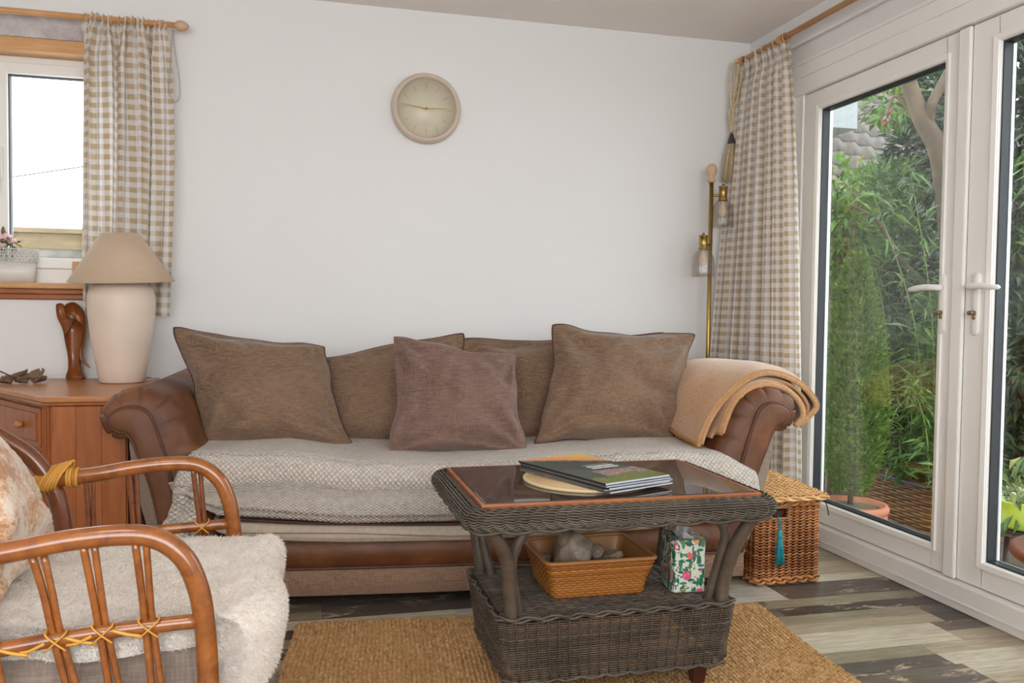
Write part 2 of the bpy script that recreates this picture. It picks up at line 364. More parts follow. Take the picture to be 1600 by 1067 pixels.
def floral():
    t = NT('tropical_print'); v = t.coord('Object', (1, 1, 1)); c = hx('cfd6c8')
    def spots(scale, off, cols, th, cur, st=(1, 1, 1), rot=(0, 0, 0)):
        mp = t.n('ShaderNodeMapping'); mp.inputs['Location'].default_value = off; mp.inputs['Scale'].default_value = st; mp.inputs['Rotation'].default_value = rot
        t.l(t.coord(), mp.inputs[0]); ns = t.n('ShaderNodeTexNoise', Scale=55.0); t.l(mp.outputs[0], ns.inputs['Vector'])
        ad = t.n('ShaderNodeMix', data_type='RGBA', blend_type='ADD'); ad.inputs[0].default_value = .018; t.l(mp.outputs[0], ad.inputs[6]); t.l(ns.outputs['Color'], ad.inputs[7])
        vo = t.n('ShaderNodeTexVoronoi', Scale=scale); t.l(ad.outputs[2], vo.inputs['Vector'])
        k = t.ramp(vo.outputs['Distance'], [(th, (1,)*3), (th+.04, (0,)*3)]); sp = t.n('ShaderNodeSeparateColor'); t.l(vo.outputs['Color'], sp.inputs[0])
        return t.mix(k, cur, t.ramp(sp.outputs[0], [(i/(len(cols)-1), hx(q)) for i, q in enumerate(cols)]))
    c = spots(34, (.3, .1, .2), ['1f5a45', '2f7a58', '174a4a', '5e8f6a'], .48, c, (2.1, 2.1, .9), (.5, .6, .7))
    c = spots(38, (.9, .5, .7), ['20604a', '3c7f5f', '1c4f57', '7fa27c'], .4, c, (.9, 1.4, 2.3), (.9, .2, .1))
    c = spots(30, (.1, .7, .4), ['d8457c', 'e0665a', 'e9a63c', 'cf3f8a'], .27, c)
    c = spots(60, (.6, .2, .9), ['e3c23b', 'f0e9e4', 'df5d6b', 'd7c7c5'], .22, c)
    t.color(c); t.rough(.4); return t.m
M['floral'] = floral()
def cover(name, kind):
    t = NT(name); u = t.n('ShaderNodeUVMap'); sp = t.n('ShaderNodeSeparateXYZ'); t.l(u.outputs[0], sp.inputs[0]); x, y = sp.outputs[0], sp.outputs[1]
    n = t.noise(u.outputs[0], 7, 6, .6); n2 = t.noise(u.outputs[0], 22, 4)
    def band(o, lo, hi, w=.02):
        return t.math('MULTIPLY', t.ramp(o, [(lo, (0,)*3), (lo+w, (1,)*3)]), t.ramp(o, [(hi-w, (1,)*3), (hi, (0,)*3)]))
    if kind:   # y runs from the sunset (0) to the grass (1); x runs away from the spine
        yy = t.math('ADD', y, t.math('MULTIPLY', t.math('SUBTRACT', n, .5), .22)); s = t.math('ADD', t.math('MULTIPLY', y, .8), t.math('MULTIPLY', t.math('SUBTRACT', 1, x), .3))
        s = t.math('ADD', s, t.math('MULTIPLY', t.math('SUBTRACT', n, .5), .14))
        c = t.ramp(s, [(.10, hx('f0c060')), (.2, hx('e8a860')), (.29, hx('d99a6a')), (.33, hx('37423a')), (.6, hx('343d38')), (.68, hx('454f49'))])
        tent = t.math('MULTIPLY', band(y, .62, .83), band(x, .3, 1.0)); c = t.mix(t.math('MULTIPLY', tent, .8), c, t.ramp(n2, [(.35, hx('53636a')), (.48, hx('8a979c')), (.58, hx('d8684a')), (.66, hx('f0dcc4'))]))
        g = t.ramp(t.math('ADD', yy, t.math('MULTIPLY', x, .05)), [(.83, (0,)*3), (.86, (1,)*3)]); c = t.mix(g, c, t.ramp(n2, [(.35, hx('4a6a2a')), (.55, hx('6f7f36')), (.7, hx('b5683c'))]))
        nn = t.noise(u.outputs[0], 60, 2)
        for lo, hi, cc in ((.43, .452, 'a9aca8'), (.475, .515, 'f4f4f2'), (.535, .575, 'f4f4f2')):
            m = t.math('MULTIPLY', t.math('MULTIPLY', band(y, lo, hi, .004), band(x, .42, .86)), t.ramp(nn, [(.36, (0,)*3), (.44, (1,)*3)])); c = t.mix(m, c, hx(cc))
    else:
        c = t.ramp(n, [(.3, hx('2c3430')), (.6, hx('55605c')), (.8, hx('8d9296'))])
    t.color(c); t.rough(.38, .3); return t.m
M['cover_top'] = cover('sunset_cover', True); M['cover_dark'] = cover('dark_cover', False)
def pattern_band():
    t = NT('faded_sketch_print'); v = t.coord(); c = t.ramp(t.noise(v, 9, 6, .7), [(.4, hx('cfcac8')), (.6, hx('bdb2b1')), (.72, hx('a89296'))])
    l = t.ramp(t.noise(v, 30, 8, .8, 2), [(.47, (0,)*3), (.5, (1,)*3), (.53, (0,)*3)]); t.color(t.mix(t.math('MULTIPLY', l, .35), c, hx('6d6462'))); t.rough(.9); return t.m
M['band'] = pattern_band()
def weavemat(name, cols):
    return island(name, cols, .45)

# ---------------------------------------------------------------- weaving
def resample(P, step, closed):
    P = np.asarray(P, float); Q = np.vstack([P, P[:1]]) if closed else P
    d = np.r_[0, np.cumsum(np.linalg.norm(np.diff(Q, axis=0), axis=1))]; n = max(2, int(round(d[-1]/step)))
    if closed: n += (4-n % 8) % 8 if n % 8 else 0
    s = np.linspace(0, d[-1], n+1)[:-1] if closed else np.linspace(0, d[-1], n+1)
    return np.stack([np.interp(s, d, Q[:, k]) for k in range(3)], 1), s
def strands(rows, normals, r, amp, per=4, closed=False, flat=.75, slant=0.0, seg=5, jitter=.12, column=False):
    """rows: list of (n,3) polylines; the strand weaves along the normals, four samples per stake"""
    parts = []
    for ri, P in enumerate(rows):
        n = len(P); k = np.arange(n); ph = PI*(k/per+(0 if column else ri))
        N = normals[ri] if isinstance(normals, list) else normals
        up = nrm(rows[min(ri+1, len(rows)-1)][0]-rows[max(0, min(ri, len(rows)-2))][0]) if len(rows) > 1 else np.array([0, 0, 1.])
        wv_ = (1.6*np.abs(np.cos(ph))**.8-.8) if column else np.cos(ph)
        sl_ = (((k+per/2) % per)/per-.5)*2 if column else np.sin(ph)
        Q = P+N*(amp*wv_*(1+jitter*rng.standard_normal(n)))[:, None]+up*(slant*sl_)[:, None]
        T = (np.roll(Q, -1, 0)-np.roll(Q, 1, 0)) if closed else np.gradient(Q, axis=0)
        T /= np.linalg.norm(T, axis=1)[:, None]; B = np.cross(T, N); B /= np.linalg.norm(B, axis=1)[:, None]; A = np.cross(B, T)
        ang = 2*PI*np.arange(seg)/seg; V = Q[:, None]+r*flat*np.cos(ang)[None, :, None]*A[:, None]+r*np.sin(ang)[None, :, None]*B[:, None]
        V = V.reshape(-1, 3); m = n if closed else n-1; Fc = []
        for i in range(m):
            j = (i+1) % n
            for q in range(seg):
                q2 = (q+1) % seg; Fc.append((i*seg+q, i*seg+q2, j*seg+q2, j*seg+q))
        parts.append((V, Fc))
    return join(parts)
def rrect(x0, x1, y0, y1, z, r, n=6):
    P = []
    for cx, cy, a0 in ((x1-r, y0+r, -PI/2), (x1-r, y1-r, 0), (x0+r, y1-r, PI/2), (x0+r, y0+r, PI)):
        for i in range(n+1): a = a0+i/n*PI/2; P.append((cx+r*math.cos(a), cy+r*math.sin(a), z))
    return np.array(P)
def loopn(P):
    T = np.roll(P, -1, 0)-np.roll(P, 1, 0); N = np.stack([T[:, 1], -T[:, 0], 0*T[:, 0]], 1); return N/np.linalg.norm(N, axis=1)[:, None]
def loop_at(x0, x1, y0, y1, z, r, n):
    """rounded rectangle with exactly n samples, same start for every row"""
    Q = rrect(x0, x1, y0, y1, z, r); Q = np.vstack([Q, Q[:1]]); d = np.r_[0, np.cumsum(np.linalg.norm(np.diff(Q, axis=0), axis=1))]
    s = np.linspace(0, d[-1], n+1)[:-1]; return np.stack([np.interp(s, d, Q[:, k]) for k in range(3)], 1)
def basket_walls(levels, n, r, amp, **k):
    rows = [loop_at(*lv, n) for lv in levels]; Ns = [loopn(P) for P in rows]; return strands(rows, Ns, r, amp, closed=True, **k), rows, Ns
def stakes(rows, per, r, off=0):
    n = len(rows[0]); ks = sorted(set(list(range(0, len(rows), max(1, len(rows)//6)))+[len(rows)-1])); return join([tube([rows[j][i] for j in ks], r, 5) for i in range(off, n, per)])

# ================================================================ THE SETTING
XW, YW, ZC = 2.29, 4.0, 2.445
XL, YF = -2.6, -1.5
def struct(name, part, mat, parent=None, **k):
    o = mesh(name, part[0], part[1], mat, parent, smooth=k.pop('smooth', False), **k)
    if parent is None: o['kind'] = 'structure'
    return o
WX0, WX1, WZ0, WZ1 = -2.15, -.74, 1.115, 2.115
struct('wall_back', join([box(XL-.15, WX0, YW, YW+.28, -.12, ZC), box(WX1, 2.5, YW, YW+.28, -.12, ZC), box(WX0, WX1, YW, YW+.28, -.12, WZ0), box(WX0, WX1, YW, YW+.28, WZ1, ZC)]), M['wall'])
DY0, DY1 = 1.38, 3.68
struct('wall_right', join([box(XW, XW+.16, DY1, YW, -.12, ZC), box(XW, XW+.16, YF, DY0, -.12, ZC), box(XW, XW+.16, DY0, DY1, 2.225, ZC), box(XW-.018, XW, YF, YW, 2.31, ZC)]), M['wall'])
struct('wall_left', box(XL-.15, XL, YF-.15, YW, -.12, ZC), M['wall'])
struct('wall_front', join([box(XL, -1.9, YF-.15, YF, -.12, ZC), box(1.7, XW+.16, YF-.15, YF, -.12, ZC), box(-1.9, 1.7, YF-.15, YF, -.12, .7), box(-1.9, 1.7, YF-.15, YF, 2.32, ZC)]), M['wall'])
struct('ceiling', box(XL-.15, XW+.16, YF-.15, YW+.28, ZC, ZC+.12), M['ceiling'])
fl = struct('floor', box(XL, XW+.1, YF, YW, -.12, -.004), M['trimwhite'])
# planks: rows of 0.156 m along X, every board in two tones
TN = {'white': 'cfcbc2', 'dark': '665b55', 'khaki': 'a39880', 'cream': 'dcd2ba', 'tan': 'bfb096', 'brown': '75695c', 'grey': '978f84', 'blk': '50463f'}
prow = {6: (1.756, ('white', 'white'), ('dark', 'dark')), 5: (1.648, ('brown', 'brown'), ('blk', 'khaki')), 4: (2.166, ('tan', 'khaki'), ('blk', 'dark')),
        3: (2.10, ('cream', 'cream'), ('tan', 'brown')), 2: (1.926, ('dark', 'khaki'), ('cream', 'tan')), 1: (1.95, ('dark', 'brown'), ('tan', 'cream')), 7: (1.3, ('dark', 'dark'), ('cream', 'tan')), 8: (1.9, ('dark', 'khaki'), ('tan', 'khaki'))}
names = list(TN); prr = random.Random(3)
for r in range(-24, 16):
    y0 = 1.945+(r-1)*.1555; y1 = y0+.1543
    if y1 < YF or y0 > YW: continue
    y0 = max(y0, YF); y1 = min(y1, YW)
    j = prow[r][0] if r in prow else prr.uniform(1.0, 2.2)
    x = j-1.22*5
    while x < XW:
        a, b = max(x, XL), min(x+1.2187, XW)
        if b-a > .02:
            tones = (prr.choice(names), None); tones = (tones[0], tones[0] if prr.random() < .45 else prr.choice(names))
            if r in prow and abs(x-(j-1.22)) < .01: tones = prow[r][1]
            if r in prow and abs(x-j) < .01: tones = prow[r][2]
            ym = (y0+y1)/2; V, Fc, Cc = [], [], []
            for (p, q, tn) in ((y0, ym, tones[0]), (ym, y1, tones[1])):
                bx = box(a, b, p, q, -.004, 0); o_ = len(V); V += list(bx[0]); Fc += [tuple(i+o_ for i in f) for f in bx[1]]
                wear = .9 if tn in ('dark', 'brown', 'blk') else .25
                Cc += [(*hx(TN[tn]), wear)]*8
            mesh('plank', V, Fc, M['plank'], fl, colors=Cc, smooth=False)
        x += 1.22

# trims above the doors
struct('trim_1', join([box(XW-.03, XW-.018, YF+.02, 3.98, 2.302, 2.312), box(XW-.012, XW, 1.2, 3.99, 2.213, 2.227)]), M['trimwhite'])
dfr = struct('trim_2', join([box(XW-.004, XW+.1, DY0, DY1-.001, 2.077, 2.224, .004), box(XW+.012, XW+.1, 3.556, DY1-.001, .0, 2.08, .004), box(XW+.012, XW+.1, DY0, 1.505, .0, 2.08, .004),
    box(XW-.012, XW+.1, DY0, DY1-.001, 0, .097, .006), box(XW-.01, XW+.01, DY0+.01, 3.64, 2.152, 2.162, .002), box(XW-.012, XW+.02, 3.62, 3.634, .098, 2.15, .003),
    box(XW-.016, XW-.010, DY0, DY1-.002, .03, .035), box(XW-.02, XW, 3.645, 3.68, 0.0, 2.224, .004)]), M['upvc'])
def leaf(name, ya, yb, strip):
    X0, X1, z0, z1 = XW+.02, XW+.09, .1, 2.074
    ga, gb, gz0, gz1 = ya+.122, yb-.122, .195, 1.985
    fr = [box(X0, X1, ya, ga, z0, z1, .004), box(X0, X1, gb, yb, z0, z1, .004), box(X0, X1, ga-.01, gb+.01, z0, gz0, .004), box(X0, X1, ga-.01, gb+.01, gz1, z1, .004)]
    bd = .018  # glazing bead: a sloped inner border, proud of the leaf
    def ring(y0, y1, za, zb, x): return [(x, y0, za), (x, y1, za), (x, y1, zb), (x, y0, zb)]
    V = ring(ga-.026, gb+.026, gz0-.026, gz1+.026, X0+.002)+ring(ga-.022, gb+.022, gz0-.022, gz1+.022, X0-.008)+ring(ga-.004, gb+.004, gz0-.004, gz1+.004, X0-.004)+ring(ga, gb, gz0, gz1, X0+.012)
    Fc = [(4*k+i, 4*k+(i+1) % 4, 4*k+4+(i+1) % 4, 4*k+4+i) for k in range(3) for i in range(4)]
    d = struct(name, join(fr+[(V, Fc)]), M['upvc'])
    def frame(y0, y1, za, zb, t, xa, xb): return join([box(xa, xb, y0, y0+t, za, zb), box(xa, xb, y1-t, y1, za, zb), box(xa, xb, y0+t, y1-t, za, za+t), box(xa, xb, y0+t, y1-t, zb-t, zb)])
    mesh('gasket', *frame(ga, gb, gz0, gz1, .006, X0+.012, X0+.05), M['gasket'], d, smooth=False)
    mesh('spacer', *frame(ga+.006, gb-.006, gz0+.006, gz1-.006, .002, X0+.047, X0+.053), M['alu'], d, smooth=False)
    mesh('pane', *join([box(X0+.04, X0+.044, ga+.003, gb-.003, gz0+.003, gz1-.003), box(X0+.056, X0+.060, ga+.003, gb-.003, gz0+.003, gz1-.003)]), M['glass'], d, smooth=False)
    if strip: mesh('meeting_strip', *box(X0-.016, X0, ya-.01, ya+.045, .1, 2.072, .006), M['upvc'], d, smooth=False)
    return d
def door_handle(d, y, z, sgn):
    X0 = XW+.02
    def plate(h0, h1, wd, x0, x1):
        P = []; n = 10
        for i in range(n+1): a = PI*i/n; P.append((y+wd*math.cos(a), h1-wd+wd*math.sin(a)))
        for i in range(n+1): a = PI+PI*i/n; P.append((y+wd*math.cos(a), h0+wd+wd*math.sin(a)))
        m = len(P); V = [(x1, p, q) for p, q in P]+[(x0+.002, p, q) for p, q in P]+[(x0, y+(p-y)*.85, (q-(h0+h1)/2)*.985+(h0+h1)/2) for p, q in P]
        Fc = [(i, (i+1) % m, m+(i+1) % m, m+i) for i in range(m)]+[(m+i, m+(i+1) % m, 2*m+(i+1) % m, 2*m+i) for i in range(m)]+[tuple(range(2*m, 3*m))]
        return V, Fc
    h = mesh('door_handle', *join([plate(z-.17, z+.05, .016, X0-.011, X0), tube([(X0-.008, y, z), (X0-.035, y, z)], .011, 12),
        tube(catmull([(X0-.034, y-.004*sgn, z), (X0-.044, y+.015*sgn, z+.001), (X0-.046, y+.06*sgn, z+.001), (X0-.044, y+.105*sgn, z-.003), (X0-.040, y+.138*sgn, z-.006)], 5), [.011]*4+[.0115]*6+[.011]*6+[.009]*3+[.007, .004], 10)]), M['upvc'], d)
    if not sgn: return
    mesh('lock_cylinder', *join([tube([(X0-.018, y, z-.092), (X0-.008, y, z-.092)], .009, 12), box(X0-.017, X0-.008, y-.005, y+.005, z-.115, z-.092, .002)]), M['chrome'], h)
    mesh('thumb_turn', *box(X0-.034, X0-.018, y-.012, y+.012, z-.1, z-.084, .005), M['chrome'], h)
d1 = leaf('door_1', 2.537, 3.553, True); door_handle(d1, 2.632, 1.152, 1)
d2 = leaf('door_2', 1.512, 2.531, False); door_handle(d2, 2.474, 1.152, -1)

# window on the left
YG = 4.1
def wbar(x0, x1, z0, z1, y0=YG-.01, y1=YG+.06): return box(x0, x1, y0, y1, z0, z1, .004)
win = struct('window_1', join([wbar(WX0, WX1, 1.14, 1.205), wbar(WX0, WX1, 2.085, WZ1), wbar(WX0, WX0+.05, 1.2, 2.09), wbar(WX1-.05, WX1, 1.2, 2.09), wbar(-1.32, -1.262, 1.2, 2.09)]), M['upvc'])
for (a, b) in ((-2.1, -1.33), (-1.262, -.79)):
    s = mesh('window_frame', *join([wbar(a, a+.052, 1.205, 2.086, YG-.022, YG+.05), wbar(b-.052, b, 1.205, 2.086, YG-.022, YG+.05), wbar(a+.05, b-.05, 1.205, 1.252, YG-.022, YG+.05), wbar(a+.05, b-.05, 2.038, 2.086, YG-.022, YG+.05)]), M['upvc'], win, smooth=False)
    mesh('gasket', *join([box(a+.052, a+.056, YG, YG+.03, 1.252, 2.038), box(b-.056, b-.052, YG, YG+.03, 1.252, 2.038), box(a+.056, b-.056, YG, YG+.03, 1.252, 1.255), box(a+.056, b-.056, YG, YG+.03, 2.034, 2.038)]), M['gasket'], s, smooth=False)
    mesh('pane', *box(a+.054, b-.054, YG+.018, YG+.022, 1.254, 2.036), M['glass'], s, smooth=False)
    if a > -1.5: mesh('handle', *join([box(a+.012, a+.036, YG-.032, YG-.022, 1.58, 1.72, .004), tube(catmull([(a+.024, YG-.03, 1.69), (a+.024, YG-.055, 1.68), (a+.024, YG-.06, 1.62), (a+.024, YG-.055, 1.53)], 5), .008, 8)]), M['upvc'], s)
struct('trim_3', box(WX0-.06, WX1+.02, YW-.03, YG-.012, 1.115, 1.14, .006), M['pine'])
struct('trim_4', join([box(WX0-.04, WX1, YW-.022, YW, 1.092, 1.114, .005), box(WX0-.04, WX1, YW-.014, YW, 1.068, 1.095, .006)]), M['pinedark'])
struct('trim_5', box(WX0-.04, WX1+.03, YW-.016, YG, 2.112, 2.168, .004), M['pine'])
struct('trim_6', box(WX0-.04, WX1+.03, YW-.010, YW, 2.17, 2.262, .003), M['band'])

# ================================================================ GARDEN
GZ = -.17
grd = struct('ground', box(2.46, 14, -4, 18, GZ-.1, GZ-.01), M['soil'])
for i in range(6):
    for k in range(10):
        x, y = 2.48+i*.47, .9+k*.47
        if x > 3.6 or y > 5.2: continue
        mesh('paving_slab', *box(x, x+.462, y, y+.462, GZ-.02, GZ+prr.uniform(-.002, .003), .004, 1), M['paving'], grd, smooth=False)
def leaves(n, pos, L, wd, dirs=None, droop=.3, fold=.25, name='foliage', mat=None, parent=None, extra=None, kind='stuff', jitter=.35):
    """n leaves: each a kite of four triangles folded along its rib"""
    pos = np.asarray(pos); D = rng.standard_normal((n, 3)) if dirs is None else np.asarray(dirs)+jitter*rng.standard_normal((n, 3))
    D[:, 2] -= droop; D /= np.linalg.norm(D, axis=1)[:, None]; S = np.cross(D, rng.standard_normal((n, 3))*.5+np.array([0, 0, 1])); S /= np.linalg.norm(S, axis=1)[:, None]
    U = np.cross(S, D); Ls = L*(.65+.7*rng.random(n))[:, None]; Ws = wd*(.7+.6*rng.random(n))[:, None]
    base, tip = pos, pos+D*Ls-U*Ls*.12; mid = pos+D*Ls*.45+U*Ls*.02; le, ri = mid+S*Ws/2+U*Ws*fold, mid-S*Ws/2+U*Ws*fold
    V = np.stack([base, le, mid, ri, tip], 1).reshape(-1, 3); i = np.arange(n)[:, None]*5
    Fc = np.concatenate([i+np.array([[0, 2, 1]]), i+np.array([[0, 3, 2]]), i+np.array([[1, 2, 4]]), i+np.array([[2, 3, 4]])])
    return mesh(name, V, Fc, mat, parent, smooth=False, kind=kind)
def blob(c, r, n, shell=.55):
    p = rng.standard_normal((n, 3)); p /= np.linalg.norm(p, axis=1)[:, None]; q = (shell+(1-shell)*rng.random(n)**.6)[:, None]
    return np.asarray(c)+p*q*np.asarray(r), p
def shrub(name, label, cat, c, r, n, L, wd, mat, base=None, group=None, stems=6, lobes=7, droop=.25, fold=.25):
    t = thing(name, label, cat, (c[0], c[1], GZ), group=group)
    P, D = [], []
    for k in range(lobes):
        o = rng.uniform(-.55, .55, 3)*np.array(r); p, d = blob(np.array(c)+o, np.array(r)*rng.uniform(.45, .7), n//lobes); P.append(p); D.append(d)
    P = np.concatenate(P); D = np.concatenate(D); keep = (P[:, 2] > GZ+.02) & (P[:, 0] > 2.56); P, D = P[keep], D[keep]
    leaves(len(P), P, L, wd, D, droop, fold, 'foliage', mat, t)
    parts = []
    for k in range(stems):
        a = rng.uniform(0, 2*PI); e = np.array([c[0]+r[0]*.5*math.cos(a), c[1]+r[1]*.5*math.sin(a), c[2]+r[2]*rng.uniform(-.2, .6)]); b0 = np.array([c[0]+.06*math.cos(a), c[1]+.06*math.sin(a), GZ-.02])
        parts.append(tube(catmull([b0, b0*.55+e*.45+rng.uniform(-.06, .06, 3), e], 5), np.linspace(.016, .004, 11), 5))
    mesh('stems', *join(parts), M['bark'], t); return t
def G(x, y, t): return deep(x, y, t)
# potted conifer by the glass
pc = np.array([2.745, 3.73]); pot = thing('flower_pot', 'terracotta pot with rolled rim standing outside the glass at the foot of the conifer', 'plant pot', (*pc, GZ))
mesh('pot_body', *lathe([(.10, 0), (.115, .005), (.145, .16), (.165, .165), (.176, .18), (.178, .20), (.168, .212), (.182, .222), (.186, .24), (.178, .256), (.158, .258), (.15, .23), (.0, .225)], (*pc, GZ), 40), M['terracotta'], pot)
mesh('soil', *lathe([(.152, .232), (.1, .245), (.0, .25)], (*pc, GZ), 24), M['soil'], pot)
con = thing('conifer', 'slender cone-shaped green conifer growing in the terracotta pot', 'tree', (*pc, GZ+.25)); zb = GZ+.30
n = 15000; hh = rng.random(n)**.85; aa = rng.random(n)*2*PI; prof = .205*np.sin(np.clip((hh+.12)*2.4, 0, PI/2))*(1-hh)**.62+.012; rr = prof*(.74+.33*rng.random(n))*(1+.16*np.sin(aa*5+hh*31)*np.sin(hh*47+aa*2)+.10*np.sin(aa*9-hh*63))
P = np.stack([pc[0]+rr*np.cos(aa), pc[1]+rr*np.sin(aa), zb+hh*1.22], 1); D = np.stack([np.cos(aa), np.sin(aa), .9+0*aa], 1)
leaves(n, P, .028, .011, D, 0, .2, 'foliage', M['conifer'], con); mesh('trunk', *tube([(pc[0], pc[1], GZ+.24), (pc[0], pc[1], 1.2)], [.014, .005], 8), M['bark'], con)
# wicker planter with bamboo
pb = G(1432, 745, 4.75); px0, px1, py0, py1 = pb[0]-.16, pb[0]+.62, pb[1]-.3, pb[1]+.28
pl = thing('wicker_planter', 'brown woven rectangular planter outside the doors below the bamboo', 'planter', ((px0+px1)/2, (py0+py1)/2, GZ))
lv = [(px0, px1, py0, py1, z, .03) for z in np.arange(GZ+.01, pb[2]-.005, .016)]
(wv, rows_, Ns_) = basket_walls(lv, 168, .0095, .006, per=4)
mesh('woven_wall', *wv, M['planter'], pl, kind='stuff'); mesh('liner', *box(px0+.02, px1-.02, py0+.02, py1-.02, GZ, pb[2]-.03), M['darkwood'], pl, smooth=False)
mesh('rim', *tube(rrect(px0, px1, py0, py1, pb[2], .03), .013, 8, closed=True), M['gasket'], pl); mesh('soil', *box(px0+.015, px1-.015, py0+.015, py1-.015, pb[2]-.03, pb[2]-.008, .004), M['topwood'], pl)
bam = thing('bamboo', 'green bamboo clump with arching canes growing from the woven planter', 'bamboo', ((px0+px1)/2, (py0+py1)/2, pb[2]-.01))
parts, P, D = [], [], []
for k in range(46):
    a = rng.uniform(0, 2*PI); b0 = np.array([rng.uniform(px0+.05, px1-.05), rng.uniform(py0+.05, py1-.05), pb[2]-.02]); H = rng.uniform(.25, 1.9 if k < 30 else .6); dx = np.array([math.cos(a), math.sin(a), 0])*H*rng.uniform(.08, .3)
    if k > 34: dx = np.array([-.55, -.75, 0])*rng.uniform(.25, .45); H = rng.uniform(.1, .35)
    pts = catmull([b0, b0+dx*.25+np.array([0, 0, H*.55]), b0+dx+np.array([0, 0, H*(1 if k <= 34 else .3)])], 8); parts.append(tube(pts, np.linspace(.006, .0015, len(pts)), 5))
    for q in pts[4:]:
        for m in range(9): P.append(q+rng.uniform(-.05, .05, 3)); D.append(nrm(np.array([rng.normal(), rng.normal(), rng.uniform(-.5, .5)])))
P = np.array(P); leaves(len(P), P, .13, .017, D, .3, .2, 'foliage', M['bamboo'], bam); mesh('canes', *join(parts), M['cane'], bam)
# slatted fence behind
fc = thing('slatted_fence', 'dark slatted garden fence hidden behind the shrubs', 'fence', (5.2, 5.9, GZ))
fd = nrm(np.array([.62, -.78, 0])); f0 = np.array([3.0, 7.9, GZ])
ang = math.atan2(fd[1], fd[0]); Rz = [[math.cos(ang), -math.sin(ang), 0], [math.sin(ang), math.cos(ang), 0], [0, 0, 1]]
for k in range(11): mesh('slat', *xf(box(0, 8.5, -.01, .01, .12+k*.16, .12+k*.16+.125, .002, 1), Rz, f0), M['fencedark'], fc, smooth=False)
for k in range(5): mesh('post', *xf(box(k*2.1, k*2.1+.08, .012, .09, 0, 2.0, .004, 1), Rz, f0), M['fencedark'], fc, smooth=False)
# shrubs
def shr(px, py, t, rad, n, L, wd, mat, name, label, cat='shrub', **k): c = G(px, py, t); return shrub(name, label, cat, c, rad, n, L, wd, mat, **k)
shr(1312, 345, 5.0, (.28, .35, .42), 1000, .085, .036, M['laurellight'], 'laurel_shrub', 'yellow-green broad-leaved shrub left of centre behind the conifer tip')
shr(1320, 560, 5.6, (.5, .5, .8), 2600, .09, .04, M['laurel'], 'laurel_shrub', 'mid-green shrub low behind the conifer')
shr(1385, 345, 5.9, (.36, .4, .42), 2600, .12, .018, M['bamboo'], 'willowy_shrub', 'pale green narrow-leaved bush glowing in the middle of the left door pane', droop=.4)
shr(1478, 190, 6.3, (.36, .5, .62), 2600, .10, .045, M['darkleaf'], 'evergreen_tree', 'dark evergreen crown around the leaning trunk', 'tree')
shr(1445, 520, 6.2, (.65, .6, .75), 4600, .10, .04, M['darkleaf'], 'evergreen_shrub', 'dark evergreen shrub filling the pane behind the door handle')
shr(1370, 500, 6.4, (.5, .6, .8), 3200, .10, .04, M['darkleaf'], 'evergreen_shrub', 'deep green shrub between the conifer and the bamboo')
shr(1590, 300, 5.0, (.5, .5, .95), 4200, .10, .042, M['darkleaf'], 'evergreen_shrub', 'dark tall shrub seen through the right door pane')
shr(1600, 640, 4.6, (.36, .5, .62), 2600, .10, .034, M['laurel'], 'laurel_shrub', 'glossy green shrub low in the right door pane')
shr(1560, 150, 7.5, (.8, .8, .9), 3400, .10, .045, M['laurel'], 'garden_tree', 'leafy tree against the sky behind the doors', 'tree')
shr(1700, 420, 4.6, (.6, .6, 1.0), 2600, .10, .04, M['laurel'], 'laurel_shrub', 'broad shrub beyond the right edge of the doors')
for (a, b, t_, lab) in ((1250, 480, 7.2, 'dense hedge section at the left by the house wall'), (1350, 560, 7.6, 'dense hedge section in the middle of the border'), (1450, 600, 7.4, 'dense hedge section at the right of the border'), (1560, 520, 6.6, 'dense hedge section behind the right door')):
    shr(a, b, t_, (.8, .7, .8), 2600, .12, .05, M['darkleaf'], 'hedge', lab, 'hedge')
# leaning tree trunk and branches
tk = thing('garden_tree', 'leaning grey-brown tree trunk with a fork crossing the top of the left door pane', 'tree', (*G(1490, 600, 5.9)[:2], GZ))
pts = catmull([G(1490, 760, 5.2)*[1, 1, 0]+[0, 0, GZ], G(1490, 480, 5.1), G(1480, 320, 5.0), G(1466, 235, 4.95), G(1440, 185, 4.95), G(1418, 125, 4.95), G(1400, 60, 4.95)], 6)
mesh('trunk', *tube(pts, np.linspace(.072, .042, len(pts)), 10), M['bark'], tk)
pts = catmull([G(1450, 200, 4.95), G(1455, 165, 4.9), G(1470, 135, 4.9), G(1490, 90, 4.9), G(1500, 30, 4.9)], 6); mesh('branch', *tube(pts, np.linspace(.034, .02, len(pts)), 8), M['bark'], tk)
pts = catmull([G(1480, 470, 5.05), G(1425, 425, 4.8), G(1395, 385, 4.7), G(1370, 345, 4.7), G(1330, 320, 4.7)], 6); mesh('branch', *tube(pts, np.linspace(.022, .008, len(pts)), 7), M['bark'], tk)
pts = catmull([G(1436, 190, 4.95), G(1400, 150, 5.0), G(1385, 180, 5.0)], 5); mesh('branch', *tube(pts, np.linspace(.02, .006, len(pts)), 6), M['bark'], tk)
pp, dd = blob(G(1480, 150, 5.7), (.3, .3, .3), 900, .2); leaves(900, pp, .085, .036, dd, .2, .25, 'foliage', M['laurel'], tk)
pp, dd = blob(G(1392, 165, 5.3), (.12, .2, .14), 150, .2); leaves(150, pp, .08, .034, dd, .2, .25, 'foliage', M['laurellight'], tk)
for (a, b) in ((1382, 188), (1391, 172), (1391, 180)):
    c = G(a, b, 5.3); pp, dd = blob(c, (.012, .012, .012), 8, .1); o = leaves(8, pp, .022, .016, dd, 0, .3, 'blossom', M['flower'], tk, kind=None)
